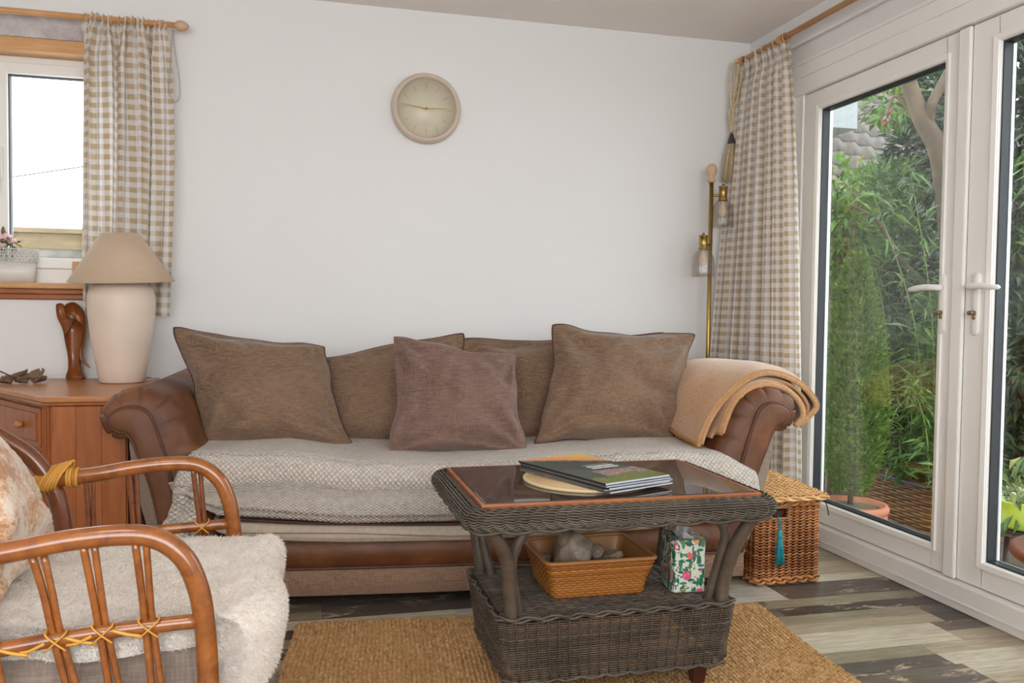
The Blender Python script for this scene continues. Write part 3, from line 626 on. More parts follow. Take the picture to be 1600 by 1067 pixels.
# neighbouring roof with its tiles, behind the trees
rf = thing('neighbour_house', 'neighbouring house with grey-brown tiled roof behind the trees', 'house', (*G(1370, 300, 13)[:2], GZ))
A, B, Cc_ = G(1262, 262, 12.0), G(1420, 300, 12.6), G(1345, 60, 14.2)
e1 = nrm(B-A); up = Cc_-A; up = nrm(up-e1*(up @ e1)); nn = nrm(np.cross(e1, up)); 
if nn @ (CP-A) < 0: nn = -nn
tw, th_ = .30, .26
tp = []
for k in range(7):
    x0 = -tw*.5+tw*k/6; zz = .035*math.sin(PI*k/6*2)+.02*(k/6); tp.append((x0, zz))
tv = [e1*x+up*0+nn*(z+.03) for x, z in tp]+[e1*x+up*(th_*1.15)+nn*z for x, z in tp]+[e1*x+up*0+nn*(z-.01) for x, z in tp]
tf = [(i, i+1, 8+i, 7+i) for i in range(6)]+[(14+i, 15+i, i+1, i) for i in range(6)]
tm = None; cnt = 0
for j in range(17):
    for i in range(17):
        p = A+e1*((i-3.5)*tw)+up*(j*th_-.6)+nn*.02
        if tm is None: to = mesh('roof_tile', np.array(tv), tf, M['rooftile'], rf, local=True); tm = to.data; to.location = Vector(p)-rf.location
        else:
            to = bpy.data.objects.new('roof_tile', tm); COL.objects.link(to); to.parent = rf; to.location = Vector(p)-rf.location
q = lambda a, b, c: A+e1*a+up*b+nn*c
V = [q(-1.3, -.7, 0), q(4.2, -.7, 0), q(4.2, 3.9, 0), q(-1.3, 3.9, 0), q(-1.3, -.7, -.08), q(4.2, -.7, -.08), q(4.2, 3.9, -.08), q(-1.3, 3.9, -.08)]
mesh('roof_deck', V, [(0, 1, 2, 3), (7, 6, 5, 4), (0, 4, 5, 1), (1, 5, 6, 2), (2, 6, 7, 3), (3, 7, 4, 0)], M['fencedark'], rf, smooth=False)
hw = [q(-1.2, -.5, -.1), q(4.1, -.5, -.1)]; back = np.array([nn[0], nn[1], 0]); back = -nrm(back)*3.0
V = [hw[0], hw[1], hw[1]+back, hw[0]+back]; V = [np.array(v) for v in V]; V = V+[v*[1, 1, 0]+[0, 0, GZ] for v in V]
mesh('house_wall', V, [(0, 1, 2, 3), (0, 4, 5, 1), (1, 5, 6, 2), (2, 6, 7, 3), (3, 7, 4, 0)], M['render'], rf, smooth=False)
dm = q(.25, 1.15, .0); mesh('dormer', *xf(box(-.5, .12, -.2, .3, -.15, .6, .01), None, G(1313, 188, 11.3)), M['render'], rf, smooth=False)
# lime bowl of succulents on a low stand
lb = G(1612, 800, 3.35); bowl = thing('planter_bowl', 'lime-green glazed bowl of pale succulents outside the right door', 'planter', tuple(lb-[0, 0, .1]))
mesh('bowl_body', *lathe([(.09, -.06), (.125, -.055), (.15, .0), (.155, .05), (.148, .055), (.14, .035), (0, .03)], lb, 36), M['lime'], bowl)
pp, dd = blob(lb+[0, 0, .05], (.13, .13, .05), 420, .3); dd[:, 2] = abs(dd[:, 2])+.3; leaves(420, pp, .035, .018, dd, -.2, .3, 'succulents', M['succ'], bowl)
pp, dd = blob(lb+[-.1, 0, .08], (.14, .14, .1), 60, .3); leaves(60, pp, .09, .03, dd, .1, .3, 'leafy_shoots', M['laurellight'], bowl)
std = thing('plant_stand', 'dark low plant stand beneath the lime bowl', 'stand', (lb[0], lb[1], GZ)); mesh('stand_top', *lathe([(.0, 0), (.14, 0), (.14, .025), (0, .025)], (lb[0], lb[1], lb[2]-.087), 24), M['darkwood'], std)
for k in range(3): a = k*2.1; mesh('leg', *tube([(lb[0]+.1*math.cos(a), lb[1]+.1*math.sin(a), GZ), (lb[0]+.08*math.cos(a), lb[1]+.08*math.sin(a), lb[2]-.08)], .012, 8), M['darkwood'], std)
# outside the left window
nf = thing('timber_fence', 'weathered pale timber boards outside the left window', 'fence', (-2.2, 6.4, GZ))
YO = 6.4; zt = lambda x, y: at(x, y, Y=YO)[2]
mesh('rail', *box(-4.2, -1.38, YO-.05, YO+.05, zt(60, 364), zt(60, 357), .006), M['fencepale'], nf, smooth=False)
mesh('board', *box(-4.2, -1.38, YO-.015, YO+.03, zt(60, 388.5), zt(60, 364.3), .004), M['fencepale'], nf, smooth=False)
mesh('gravel_board', *box(-4.2, -1.38, YO+.0, YO+.03, GZ, zt(60, 388), .004), M['rocky'], nf, smooth=False)
mesh('post', *box(-1.43, -1.33, YO-.06, YO+.06, GZ, zt(130, 356), .006), M['fencepale'], nf, smooth=False)
mesh('post', *box(-3.3, -3.2, YO+.05, YO+.13, GZ, zt(60, 366), .006), M['fencepale'], nf, smooth=False)
sw = thing('outbuilding', 'low grey outbuilding with a mossy roof edge and pale blue gutter beyond the fence', 'building', (-2.2, 8.2, GZ))
YO = 8.0; mesh('wall', *box(-5.5, -1.0, YO, YO+1.4, GZ, zt(60, 357), .01), M['rocky'], sw, smooth=False)
mesh('gutter', *tube([(-5.6, YO-.05, zt(60, 352)), (-.9, YO-.05, zt(60, 352))], .045, 12), M['gutter'], sw)
mesh('fascia', *box(-5.6, -.9, YO-.02, YO, zt(60, 357), zt(60, 346), .004), M['potwhite'], sw, smooth=False)
V = [(-5.6, YO-.03, zt(60, 346)), (-.9, YO-.03, zt(60, 346)), (-.9, YO+1.0, zt(60, 346)+.10), (-5.6, YO+1.0, zt(60, 346)+.10)]; V += [(a, b, c-.03) for a, b, c in V]
mesh('roof_edge', V, [(0, 1, 2, 3), (7, 6, 5, 4), (0, 4, 5, 1), (1, 5, 6, 2), (2, 6, 7, 3), (3, 7, 4, 0)], M['moss'], sw, smooth=False)
cb = mesh('overhead_cable', *tube([tuple(at(-60, 288, Y=9)), tuple(at(160, 256, Y=9))], .006, 5), M['rocky']); tag(cb, 'thin cable crossing the sky outside the left window', 'cable')

# ================================================================ FURNITURE
# ---- rug
rugc = np.array([.72, 1.87]); ra = math.radians(-4.9); rug = tag(mesh('jute_rug', [(0, 0, 0)]*3, [(0, 1, 2)], M['jute']), 'coarse woven golden jute rug under the wicker coffee table', 'rug')
nu, nv = 560, 330; W_, L_ = 1.615, 1.78; uu = np.linspace(-W_/2, W_/2, nu); vv = np.linspace(-L_/2, L_/2, nv); U, V_ = np.meshgrid(uu, vv)
col_ = U/.0135+.25*np.sin(V_*11+U*5); hgt = .0065*np.abs(np.cos(PI*col_))**.7+.0045*np.abs(np.sin(PI*V_/.019+PI*np.floor(col_+.5)*.5))+.0013*rng.standard_normal(U.shape)
edge = np.minimum(np.clip((W_/2-abs(U))/.012, 0, 1), np.clip((L_/2-abs(V_))/.012, 0, 1)); Zr = .003+(.006+hgt)*np.sqrt(edge)
Ux = U+.006*np.sin(V_*9)*(abs(U)/(W_/2))+.003*np.sin(V_*140)*(abs(U) > W_/2-.01); V2 = V_+.006*np.sin(U*7)*(abs(V_)/(L_/2))
Vr = np.stack([Ux*math.cos(ra)-V2*math.sin(ra)+rugc[0], Ux*math.sin(ra)+V2*math.cos(ra)+rugc[1], Zr], -1).reshape(-1, 3)
ii = (np.arange(nv-1)[:, None]*nu+np.arange(nu-1)[None, :]).ravel(); Fr = np.stack([ii, ii+1, ii+nu+1, ii+nu], 1)
me = bpy.data.meshes.new('jute_rug'); me.from_pydata(Vr.tolist(), [], Fr.tolist()); me.polygons.foreach_set('use_smooth', [True]*len(me.polygons)); me.materials.append(M['jute']); rug.data = me

# ---- sofa: local frame u (along the front), v (towards the wall), z
TH = -math.atan2(.136, 1.629); SO = np.array([-.051, 3.027]); su = np.array([math.cos(TH), math.sin(TH)]); sv = np.array([-su[1], su[0]]); UC = .6625
def sofa_at(x, y, v=0):
    r = RC @ _d(x, y); t = ((SO+sv*v)-CP[:2]) @ sv/(r[:2] @ sv); p = CP+t*r; return np.array([(p[:2]-SO) @ su, v, p[2]])
def sofa_w(p): return np.array([*(SO+su*p[0]+sv*p[1]), p[2]])
sofa = thing('sofa', 'large brown leather scroll-arm sofa with taupe fabric sides along the back wall', 'sofa', (SO[0], SO[1], 0), TH)
def smesh(name, part, mat, parent=sofa, **k): return mesh(name, part[0], part[1], mat, parent, local=True, **k)
# front rail and plinth, gently bowed
def bow(u): return -.035*math.cos(min(1, abs(u-UC)/1.05)*PI/2)
def railband(z0, z1, bulge, u0, u1, name, mat):
    def f(a, b):
        u = u0+(u1-u0)*a
        if b < .5: t = b/.5; z = z0+(z1-z0)*t; return (u, bow(u)-bulge*math.sin(PI*t), z)
        t = (b-.5)/.5; return (u, bow(u)+.82*t if t > 0 else bow(u), z1+.01*math.sin(t*PI/2))
    V, Fc, uv = grid(f, 40, 26); return smesh(name, (V, Fc), mat)
railband(.138, .255, .026, -.40, 1.72, 'front_rail', M['leather'])
def plinth(a, b):
    u = -.425+2.135*a; return (u, bow(u)-.006-.010*math.sin(PI*b), .045+.095*b)
V, Fc, uv = grid(plinth, 50, 8); pa = (V, Fc)
smesh('plinth', join([pa, box(-.42, 1.705, .0, .86, .045, .14, .005)]), M['plinthfab'])
smesh('piping', tube([(-.425+2.135*i/40, bow(-.425+2.135*i/40)-.008, .141) for i in range(41)], .0055, 8), M['leatherdk'])
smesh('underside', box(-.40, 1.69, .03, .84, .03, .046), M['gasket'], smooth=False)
for a, b in ((-.35, .06), (1.66, .06), (-.35, .8), (1.66, .8)): smesh('foot', lathe([(.0, 0), (.02, 0), (.028, .045), (0, .045)], (a, b, 0), 16), M['darkwood'])
# back
def backp(a, b):
    u = -.42+2.16*a; P_ = catmull([(0, .60, .14), (0, .66, .45), (0, .68, .70), (0, .72, .79), (0, .79, .80), (0, .85, .74), (0, .86, .4), (0, .86, .05)], 6); n = len(P_)-1; i = min(int(b*n), n-1); p = P_[i]+(P_[i+1]-P_[i])*(b*n-i); return (u, p[1], p[2])
V, Fc, uv = grid(backp, 30, 40); smesh('back', (V, Fc), M['leather'])
# arms: scroll profile on the right arm, mirrored for the left
outl = [(1.535, .15), (1.545, .28), (1.58, .42), (1.605, .53), (1.635, .60), (1.672, .690), (1.710, .738), (1.77, .768), (1.835, .768), (1.89, .738), (1.920, .690), (1.920, .655), (1.898, .615), (1.865, .597), (1.835, .600), (1.822, .618)]
panl = [(1.568, .186), (1.615, .215), (1.648, .27), (1.668, .345), (1.681, .437), (1.704, .533), (1.730, .618), (1.754, .680), (1.785, .705), (1.822, .708), (1.858, .698), (1.884, .672), (1.880, .645), (1.858, .625), (1.830, .619), (1.806, .582), (1.788, .532), (1.760, .46), (1.741, .39), (1.722, .30), (1.692, .225), (1.645, .178), (1.585, .160)]
def arm(mir):
    def mm(p): return (2*UC-p[0], p[1]) if mir else p
    outc = catmull([(u, 0, z) for u, z in outl], 8); m = len(outc); pb_ = catmull([(u, 0, z) for u, z in panl], 8, closed=True)
    arcl = np.r_[0, np.cumsum(np.linalg.norm(np.diff(outc, axis=0), axis=1))]
    # every outline point rounds over to a point of the panel border, kept in order along it
    tgt = []
    for i, p in enumerate(outc):
        d = np.linalg.norm(pb_-p, axis=1); tgt.append(pb_[int(np.argmin(d))])
    tgt = np.array(tgt); 
    for _ in range(3): tgt[1:-1] = (tgt[:-2]+2*tgt[1:-1]+tgt[2:])/4
    V = []; rings = [('f', q_) for q_ in np.linspace(0, PI/2, 9)]+[('b', v) for v in (.07, .09, .12, .16, .22, .3, .42, .56, .72, .86)]; vs = rings
    for j, (ty, val) in enumerate(rings):
        for i, p in enumerate(outc):
            if ty == 'f':
                wd = np.linalg.norm(p-tgt[i]); vd = min(.055, .012+wd*.7); q = tgt[i]+(p-tgt[i])*math.sin(val); v = -.016+vd*(1-math.cos(val)); cr = math.sin(val)
            else: q = p.copy(); v = val; cr = max(0, 1-(v-.04)/.09)
            if p[2] > .5:
                d = tgt[i]-p; d = d/max(1e-6, np.linalg.norm(d)); gr = max(0, math.cos(2*PI*arcl[i]/.088))**18*.012*cr*(1 if ty == 'b' else .3+.7*math.sin(val)); q = q+d*gr; v += gr*(1-cr*.3)
            s = min(1, max(0, (v-.06)/.12)); s = s*s*(3-2*s)
            if q[0] > 1.78: q = q-np.array([(q[0]-1.78)*.42*s, 0, 0])
            u, z = mm((q[0], q[2])); V.append((u, v, z+.02*max(0, v-.3)))
    Fc = []
    for j in range(len(vs)-1):
        for i in range(m-1):
            a, b = j*m+i, j*m+i+1; f = (a, b, b+m, a+m); Fc.append(f[::-1] if mir else f)
    a_ = smesh('arm', (V, Fc), M['leather']); 
    # front panel
    pc_ = catmull([(u, 0, z) for u, z in panl], 5, closed=True); n = len(pc_); V = []
    tg_ = np.roll(pc_, -1, 0)-np.roll(pc_, 1, 0); nn2 = np.stack([-tg_[:, 2], 0*tg_[:, 0], tg_[:, 0]], 1); nn2 /= np.linalg.norm(nn2, axis=1)[:, None]
    ar_ = .5*np.sum(pc_[:, 0]*np.roll(pc_[:, 2], -1)-np.roll(pc_[:, 0], -1)*pc_[:, 2]); nn2 = nn2*(1 if ar_ > 0 else -1)
    for _ in range(2): nn2 = (np.roll(nn2, 1, 0)+2*nn2+np.roll(nn2, -1, 0))/4
    for ins, vv_ in ((0, .0), (0, -.016), (.003, -.021), (.008, -.025), (.013, -.0265)):
        for p, q_ in zip(pc_, nn2):
            q = p+q_*ins; u, z = mm((q[0], q[2])); V.append((u, vv_-.004, z))
    Fc = []
    for j in range(4):
        for i in range(n):
            f = (j*n+i, j*n+(i+1) % n, (j+1)*n+(i+1) % n, (j+1)*n+i); Fc.append(f if not mir else f[::-1])
    Fc.append(tuple(4*n+i for i in range(n)) if not mir else tuple(4*n+i for i in range(n))[::-1])
    smesh('arm_panel', (V, Fc), M['leather'], a_)
    smesh('piping', tube([(mm((p[0], p[2]))[0], -.019, p[2]) for p in pc_], .0055, 8, closed=True), M['leatherdk'], a_)
    # fabric side
    sd = [(1.822, .615), (1.824, .58), (1.815, .50), (1.805, .44), (1.785, .36), (1.76, .27), (1.73, .18), (1.706, .1), (1.695, .045)]
    V = []
    for j, v in enumerate((-.006, .0, .1, .3, .6, .86)):
        for u, z in sd:
            uu_, zz_ = mm((min(u, 1.78) if v > .15 and u > 1.78 else u, z)); V.append((uu_ , v, zz_))
    inn = [(1.70, .60), (1.70, .5), (1.69, .44), (1.68, .36), (1.66, .27), (1.62, .18), (1.56, .1), (1.5, .045)]
    k_ = len(sd); Fc = [(j*k_+i, j*k_+i+1, (j+1)*k_+i+1, (j+1)*k_+i) for j in range(5) for i in range(k_-1)]
    b0 = len(V); V += [(mm(p)[0], -.003, p[1]) for p in [(u-.14, z) for u, z in sd]]; Fc += [(i, b0+i, b0+i+1, i+1) for i in range(k_-1)]
    b1 = len(V); V += [(mm(p)[0], .86, p[1]) for p in [(u-.14, z) for u, z in sd]]; Fc += [(5*k_+i, 5*k_+i+1, b1+i+1, b1+i) for i in range(k_-1)]
    smesh('side_panel', (V, Fc), M['sidefab'], a_)
arm(False); arm(True)
# loose seat cushion and what lies on it
def slab(u0, u1, v0, v1, zb_, zt_, rad, sag, n=40, wob=.0):
    """closed rounded slab; zb/zt functions of (u, v)"""
    def f(a, b):
        cu, cv = (u0+u1)/2, (v0+v1)/2; hu, hv = (u1-u0)/2, (v1-v0)/2
        th = 2*PI*a; c, s = math.cos(th), math.sin(th); e = .22
        x = math.copysign(abs(c)**e, c); y = math.copysign(abs(s)**e, s)
        ph = PI*(b-.5); k = max(0, math.cos(ph))**.45; zz = math.sin(ph); zs = math.copysign(abs(zz)**.8, zz)
        u = cu+(hu-rad+rad*k)*x if b not in (0, 1) else cu; kk = k if k > .35 else k
        rr_ = 1 if .12 < b < .88 else (b/.12 if b <= .12 else (1-b)/.12)
        u = cu+((hu-rad)*rr_+rad*k*rr_)*x; v = cv+((hv-rad)*rr_+rad*k*rr_)*y
        lo, hi = zb_(u, v), zt_(u, v); return (u, v, (lo+hi)/2+(hi-lo)/2*zs+wob*nz(u, v, b, 5))
    V, Fc, uv = grid(f, n*4, 22, closed_u=True); return V, Fc
sg = lambda u: -.014*math.cos((u-.6)*2.6)
seat = thing('sofa_seat_cushion', 'long taupe linen seat cushion with leather piping beneath the knitted throw', 'cushion', (SO[0], SO[1], 0), TH)
smesh('cover', slab(-.27, 1.60, -.055, .60, lambda u, v: .288+.05*((u-.66)/.93)**2, lambda u, v: .475+.02*abs(u-.65), .05, 0), M['linen'], seat)
smesh('piping', tube([(u, -.060, .292+.05*((u-.66)/.93)**2) for u in np.linspace(-.20, 1.52, 40)], .006, 8), M['leatherdk'], seat)
qt = mesh('folded_quilt', *slab(-.235, 1.56, -.075, .55, lambda u, v: .232+.04*((u-.66)/.9)**2, lambda u, v: .286+.048*((u-.66)/.93)**2, .035, 0, wob=.008), M['quilt'], None)
qt.location = (SO[0], SO[1], 0); qt.rotation_euler = (0, 0, TH); tag(qt, 'greyish cream quilt folded flat beneath the sofa seat cushion', 'quilt')
mesh('seam', *tube([(u, -.077, .258+.006*math.sin(u*7)+.044*((u-.66)/.9)**2) for u in np.linspace(-.17, 1.5, 60)], .002, 5), M['greycush'], qt, local=True)
# knitted throw: lies on the seat, turns over the front edge, ends in two hems
def topz(u, v):
    z = np.interp(u, [-.36, -.30, 0, .25, .6, 1.0, 1.4, 1.6, 1.74], [.40, .525, .525, .492, .482, .497, .512, .500, .43])
    return z+.025*max(0, (v-.2))-.02*max(0, -v/.07)+.006*nz(u, v, 0, 6)
def throwf(hem, off, u0, u1):
    def f(a, b):
        u = u0+(u1-u0)*a; t = b*1.0; vf = -.085-.012*math.cos((u-.66)*1.5)-off+.012*nz(u, 1, 2, 3.5); hz = hem(u)
        L1, R_, L2 = .52, .045, max(.04, topz(u, 0)-hz); tot = L1+R_*PI/2+L2; s = t*tot
        tz = topz(u, 0)+.012-off*.3
        if s < L1: v = .47-s*(.47-(vf+R_))/L1; z = topz(u, v)+.012-off*.3
        elif s < L1+R_*PI/2: al = (s-L1)/R_; v = vf+R_-R_*math.sin(al); z = tz-.02-R_+R_*math.cos(al)+.02*math.cos(al)
        else: q_ = s-L1-R_*PI/2; v = vf+.010*math.sin(q_*30+u*3); z = tz-.02-R_-q_*(max(.01, L2-R_)/L2)
        return (u, v, z)
    V, Fc, uv = grid(f, 150, 60); uv = [(a*(u1-u0), b*1.0) for a, b in uv]; return V, Fc, uv
def hem1(u): return np.interp(u, [-.36, -.3, -.2, -.05, .2, .5, .9, 1.3, 1.6, 1.74], [.43, .43, .385, .375, .352, .347, .347, .36, .37, .36])
tw_ = thing('knitted_throw', 'cream diamond-knit throw spread over the sofa seat and front edge', 'throw', (SO[0], SO[1], 0), TH)
V, Fc, uv = throwf(hem1, 0, -.335, 1.725); o = mesh('top_layer', V, Fc, M['knit'], tw_, uv=uv, local=True); solid(o, .012, -1)
V, Fc, uv = throwf(lambda u: hem1(u)-.028, -.014, -.30, 1.66); o = mesh('under_layer', V, Fc, M['knit'], tw_, uv=uv, local=True); solid(o, .010, -1)
for (hem, dv, u0, u1) in ((hem1, -.006, -.33, 1.72), (lambda u: hem1(u)-.030, .010, -.20, 1.6)):
    us = np.linspace(u0, u1, 420); mesh('corded_hem', *tube([(u, -.088-.012*math.cos((u-.66)*1.5)+.012*nz(u, 1, 2, 3.5)+dv+.010*math.sin(6+u*3)*.4, hem(u)+.004) for u in us], .0085*(1+.22*np.sin(np.arange(420)*PI/2.5)), 8), M['knit'], tw_, local=True)
# the crumpled end on the left
def crumple(a, b):
    al = a*2*PI; rr_ = .042*(1+.25*math.sin(3*al+b*6)+.2*nz(a*3, b*4, 0, 2)); z = .455-.19*b; return (-.315+.015*math.sin(b*5)+rr_*math.cos(al)*1.1, -.06+rr_*math.sin(al), z)
V, Fc, uv = grid(crumple, 40, 26, closed_u=True); Fc += [tuple(range(40)), tuple(range(25*40, 26*40))[::-1]]; mesh('bunched_corner', V, Fc, M['knit'], tw_, uv=[(a*.25, b*.2) for a, b in uv], local=True)

# ---- cushions
def pillow(name, label, cr, thick, mat, pipe=None , n=46, pinch=.07, seed=0, cat='cushion', wr=.014, group=None, parent=None, world=True):
    """cr: TL, TR, BR, BL (world); front faces the camera side"""
    TL, TR, BR, BL = [np.asarray(c, float) for c in cr]; cen = (TL+TR+BR+BL)/4
    ex = nrm(TR-TL+BR-BL); ez = nrm(TL-BL+TR-BR); N = nrm(np.cross(ex, ez)); 
    def pt(x, y, s):
        cr_ = 1-.045*(abs(x)*abs(y))**7
        xx = x*cr_*(1-pinch*(1-y*y)*abs(x)**3)+.065*abs(x)**5*nz(y*1.5+seed, seed, x, 1.4); yy = y*cr_*(1-pinch*(1-x*x)*abs(y)**3)+.085*abs(y)**5*nz(x*1.5+seed, seed+5, y, 1.4)
        p = ((1-xx)*(1+yy)*TL+(1+xx)*(1+yy)*TR+(1+xx)*(1-yy)*BR+(1-xx)*(1-yy)*BL)/4
        e = max(0, (1-abs(x)**2.4)*(1-abs(y)**2.4)); t = thick/2*(.55*e**.5+.55*max(0, (1-x*x)*(1-y*y)))*(1-.18*y)
        w_ = wr*(nz(x*1.7+seed, y*1.7, seed, 1.6)*1.6+nz(x*4+seed, y*3, seed+3, 1.3))*min(1, e*3)
        corner = 0
        for qx, qy, fr in ((-1, -1, 9), (1, -1, 11), (-1, 1, 7), (1, 1, 8)):
            dx_, dy_ = (x-qx)*-qx, (y-qy)*-qy; dd_ = math.hypot(dx_, dy_); corner += .017*math.sin(fr*math.atan2(dy_, dx_)+seed*1.7+dd_)*math.exp(-((dd_-.55)/.42)**2)*min(1, e*4)
        corner += -.016*math.exp(-((x*.5+y-.25*math.sin(seed)-.1)/.10)**2)*min(1, e*2)*(.5+.5*math.sin(seed*2.3+x*2))
        return p+N*s*(t+w_+corner)*1.0
    V, Fc = [], []; L = np.sin(np.linspace(-1, 1, n)*PI/2)
    for s in (1, -1):
        for y in L:
            for x in L: V.append(pt(x, y, s))
    for s in (0, 1):
        for j in range(n-1):
            for i in range(n-1):
                a = s*n*n+j*n+i; f = (a, a+1, a+n+1, a+n); Fc.append(f if s == 0 else f[::-1])
    t = thing(name, label, cat, cen-[0, 0, 0], group=group) if parent is None else parent
    V = np.array(V); o = mesh('cover', V, Fc, mat, t); 
    mw = o.modifiers.new('w', 'WELD'); mw.merge_threshold = .0006
    ed = [pt(x, -1, 0) for x in L]+[pt(1, y, 0) for y in L[1:]]+[pt(x, 1, 0) for x in L[::-1][1:]]+[pt(-1, y, 0) for y in L[::-1][1:-1]]
    if pipe: mesh('piping', *tube(ed, .0045, 6, closed=True), pipe, t)
    else: mesh('seam', *tube(ed, .003, 5, closed=True), mat, t)
    return t
def W(x, y, v): return sofa_w(sofa_at(x, y, v))
pillow('back_cushion', 'taupe linen sofa back cushion between the left scatter cushion and the mauve one', [W(425, 566, .60), W(727, 515, .62), W(712, 716, .46), W(455, 716, .46)], .19, M['linen'], M['leatherdk'], seed=1)
pillow('back_cushion', 'taupe linen sofa back cushion behind the mauve cushion and the right scatter cushion', [W(716, 528, .62), W(1050, 522, .60), W(1035, 700, .46), W(715, 714, .46)], .19, M['linen'], M['leatherdk'], seed=5)
pillow('scatter_cushion', 'largest taupe linen scatter cushion leaning on the left sofa arm', [W(269, 510, .46), W(514, 537, .50), W(560, 710, .30), W(312, 698, .24)], .20, M['linen'], M['leatherdk'], seed=2, pinch=.11)
pillow('scatter_cushion', 'taupe linen scatter cushion with leather piping beside the tan fleece blanket', [W(861, 507, .46), W(1092, 522, .50), W(1056, 696, .30), W(830, 694, .26)], .20, M['linen'], M['leatherdk'], seed=3, pinch=.11)
pillow('scatter_cushion', 'plain mauve-brown scatter cushion in the middle of the sofa without piping', [W(613, 521, .36), W(808, 549, .36), W(828, 711, .17), W(603, 718, .17)], .17, M['linen2'], seed=4, pinch=.12)

# ---- fleece blanket over the right arm
def blanket(front, back, vf, vb, n_u=70, n_v=36, lift=0.0, wav=.010, seed=0):
    A_ = catmull([sofa_at(x, y, vf) for x, y in front], 12); B_ = catmull([sofa_at(x, y, vb) for x, y in back], 12)
    def ar(Pq, t):
        d = np.r_[0, np.cumsum(np.linalg.norm(np.diff(Pq, axis=0), axis=1))]; s = t*d[-1]; return np.array([np.interp(s, d, Pq[:, k]) for k in range(3)])
    def f(a, b):
        p = ar(A_, a)*(1-b)+ar(B_, a)*b; bl = math.sin(PI*b); p = p+np.array([0, 0, lift*bl*math.sin(PI*min(1, a*1.1))]); w_ = wav*nz(a*3+seed, b*1.5, seed, 1.4)
        p = p+np.array([-w_, 0, w_*.6]); return p
    V, Fc, uv = grid(f, n_u, n_v); return V, Fc, A_, B_
bl = thing('fleece_blanket', 'tan fleece blanket with mustard binding folded over the right sofa arm', 'blanket', (SO[0], SO[1], 0), TH)
V, Fc, A_, B_ = blanket([(1096, 694), (1104, 675), (1122, 640), (1146, 608), (1172, 590), (1203, 584), (1235, 592), (1260, 610), (1276, 634), (1262, 650), (1246, 664)],
                        [(1026, 656), (1031, 636), (1040, 608), (1052, 585), (1072, 571), (1105, 566), (1150, 567), (1195, 573), (1232, 585), (1250, 605), (1250, 632)], .055, .50, lift=.012)
o = mesh('upper_fold', V, Fc, M['fleece'], bl, local=True); solid(o, .016, 1)
nu_, nv_ = 70, 36
hem_ = [np.array(V[j*nu_])+[-.010, -.004, -.004] for j in range(nv_)]; mesh('binding', *tube(hem_, .0095, 8), M['satin'], bl, local=True)
edg = [np.array(V[i]) for i in range(nu_)]; mesh('rolled_edge', *tube(edg, .0085, 8), M['fleece'], bl, local=True)
V, Fc, A_, B_ = blanket([(1128, 676), (1134, 660), (1148, 634), (1164, 614), (1184, 603), (1206, 602), (1230, 610), (1248, 628), (1252, 648), (1240, 664)],
                        [(1050, 668), (1055, 645), (1066, 615), (1080, 592), (1100, 580), (1130, 575), (1180, 577), (1215, 590), (1235, 610), (1240, 630)], .03, .42, lift=.0, seed=4)
o = mesh('lower_fold', V, Fc, M['fleece'], bl, local=True); solid(o, .014, 1)
edg = [np.array(V[i]) for i in range(nu_)]; mesh('rolled_edge', *tube(edg, .010, 8), M['fleece'], bl, local=True)
hem_ = [np.array(V[j*nu_])+[-.004, 0, -.002] for j in range(nv_)]; mesh('binding', *tube(hem_, .0075, 8), M['satin'], bl, local=True)
V, Fc, A_, B_ = blanket([(1112, 685), (1122, 664), (1137, 636), (1156, 610), (1180, 596), (1205, 593), (1232, 600), (1254, 618), (1264, 640), (1250, 656)],
                        [(1038, 662), (1043, 640), (1054, 611), (1066, 588), (1088, 575), (1120, 571), (1170, 572), (1205, 580), (1232, 596), (1245, 622)], .062, .46, seed=7)
o = mesh('middle_fold', V, Fc, M['fleece'], bl, local=True); solid(o, .012, 0)
tk_ = [sofa_at(1262, 640, .075)+[-.012, 0, .002], sofa_at(1259, 640, .18)+[-.01, 0, 0], sofa_at(1252, 640, .3)+[-.02, 0, 0], sofa_at(1245, 635, .44)+[-.03, 0, 0]]
tk_ = catmull(tk_, 8); mesh('tucked_end', *tube(tk_, .020*np.sin(np.linspace(.6, 2.6, len(tk_)))*(1+.1*np.sin(np.arange(len(tk_)))), 14, flat=1.35), M['fleece'], bl, local=True)
V, Fc, A_, B_ = blanket([(1046, 672), (1060, 680), (1075, 688), (1090, 697)], [(1046, 640), (1060, 650), (1075, 655), (1090, 660)], .16, .14, 20, 10)
mesh('binding', *tube([sofa_at(x, y, v) for x, y, v in ((1046, 670, .30), (1062, 682, .24), (1078, 691, .16), (1090, 698, .10))], .0075, 8), M['satin'], bl, local=True)

# ---- coffee table
ct = thing('coffee_table', 'grey-brown wicker coffee table with smoked glass top standing on the jute rug', 'coffee table', (.83, 2.28, .012))
GX0, GX1, GY0, GY1, GTZ = .440, 1.210, 2.014, 2.530, .57
mesh('glass_top', *box(GX0+.012, GX1-.012, GY0+.012, GY1-.012, GTZ-.012, GTZ, .003), M['smoketop'], ct, smooth=False)
gb_ = [(GX0+.026, GX1-.026, GY0+.026, GY1-.026), ]
fr_ = join([box(GX0, GX1, GY0, GY0+.012, GTZ-.022, GTZ-.001, .003), box(GX0, GX1, GY1-.012, GY1, GTZ-.022, GTZ-.001, .003), box(GX0, GX0+.012, GY0+.012, GY1-.012, GTZ-.022, GTZ-.001, .003), box(GX1-.012, GX1, GY0+.012, GY1-.012, GTZ-.022, GTZ-.001, .003)])
mesh('wooden_edging', *fr_, M['topwood'], ct, smooth=False)
mesh('underframe', *box(GX0+.0, GX1-.0, GY0+.0, GY1-.0, GTZ-.05, GTZ-.023, .005), M['wpole'], ct, smooth=False)
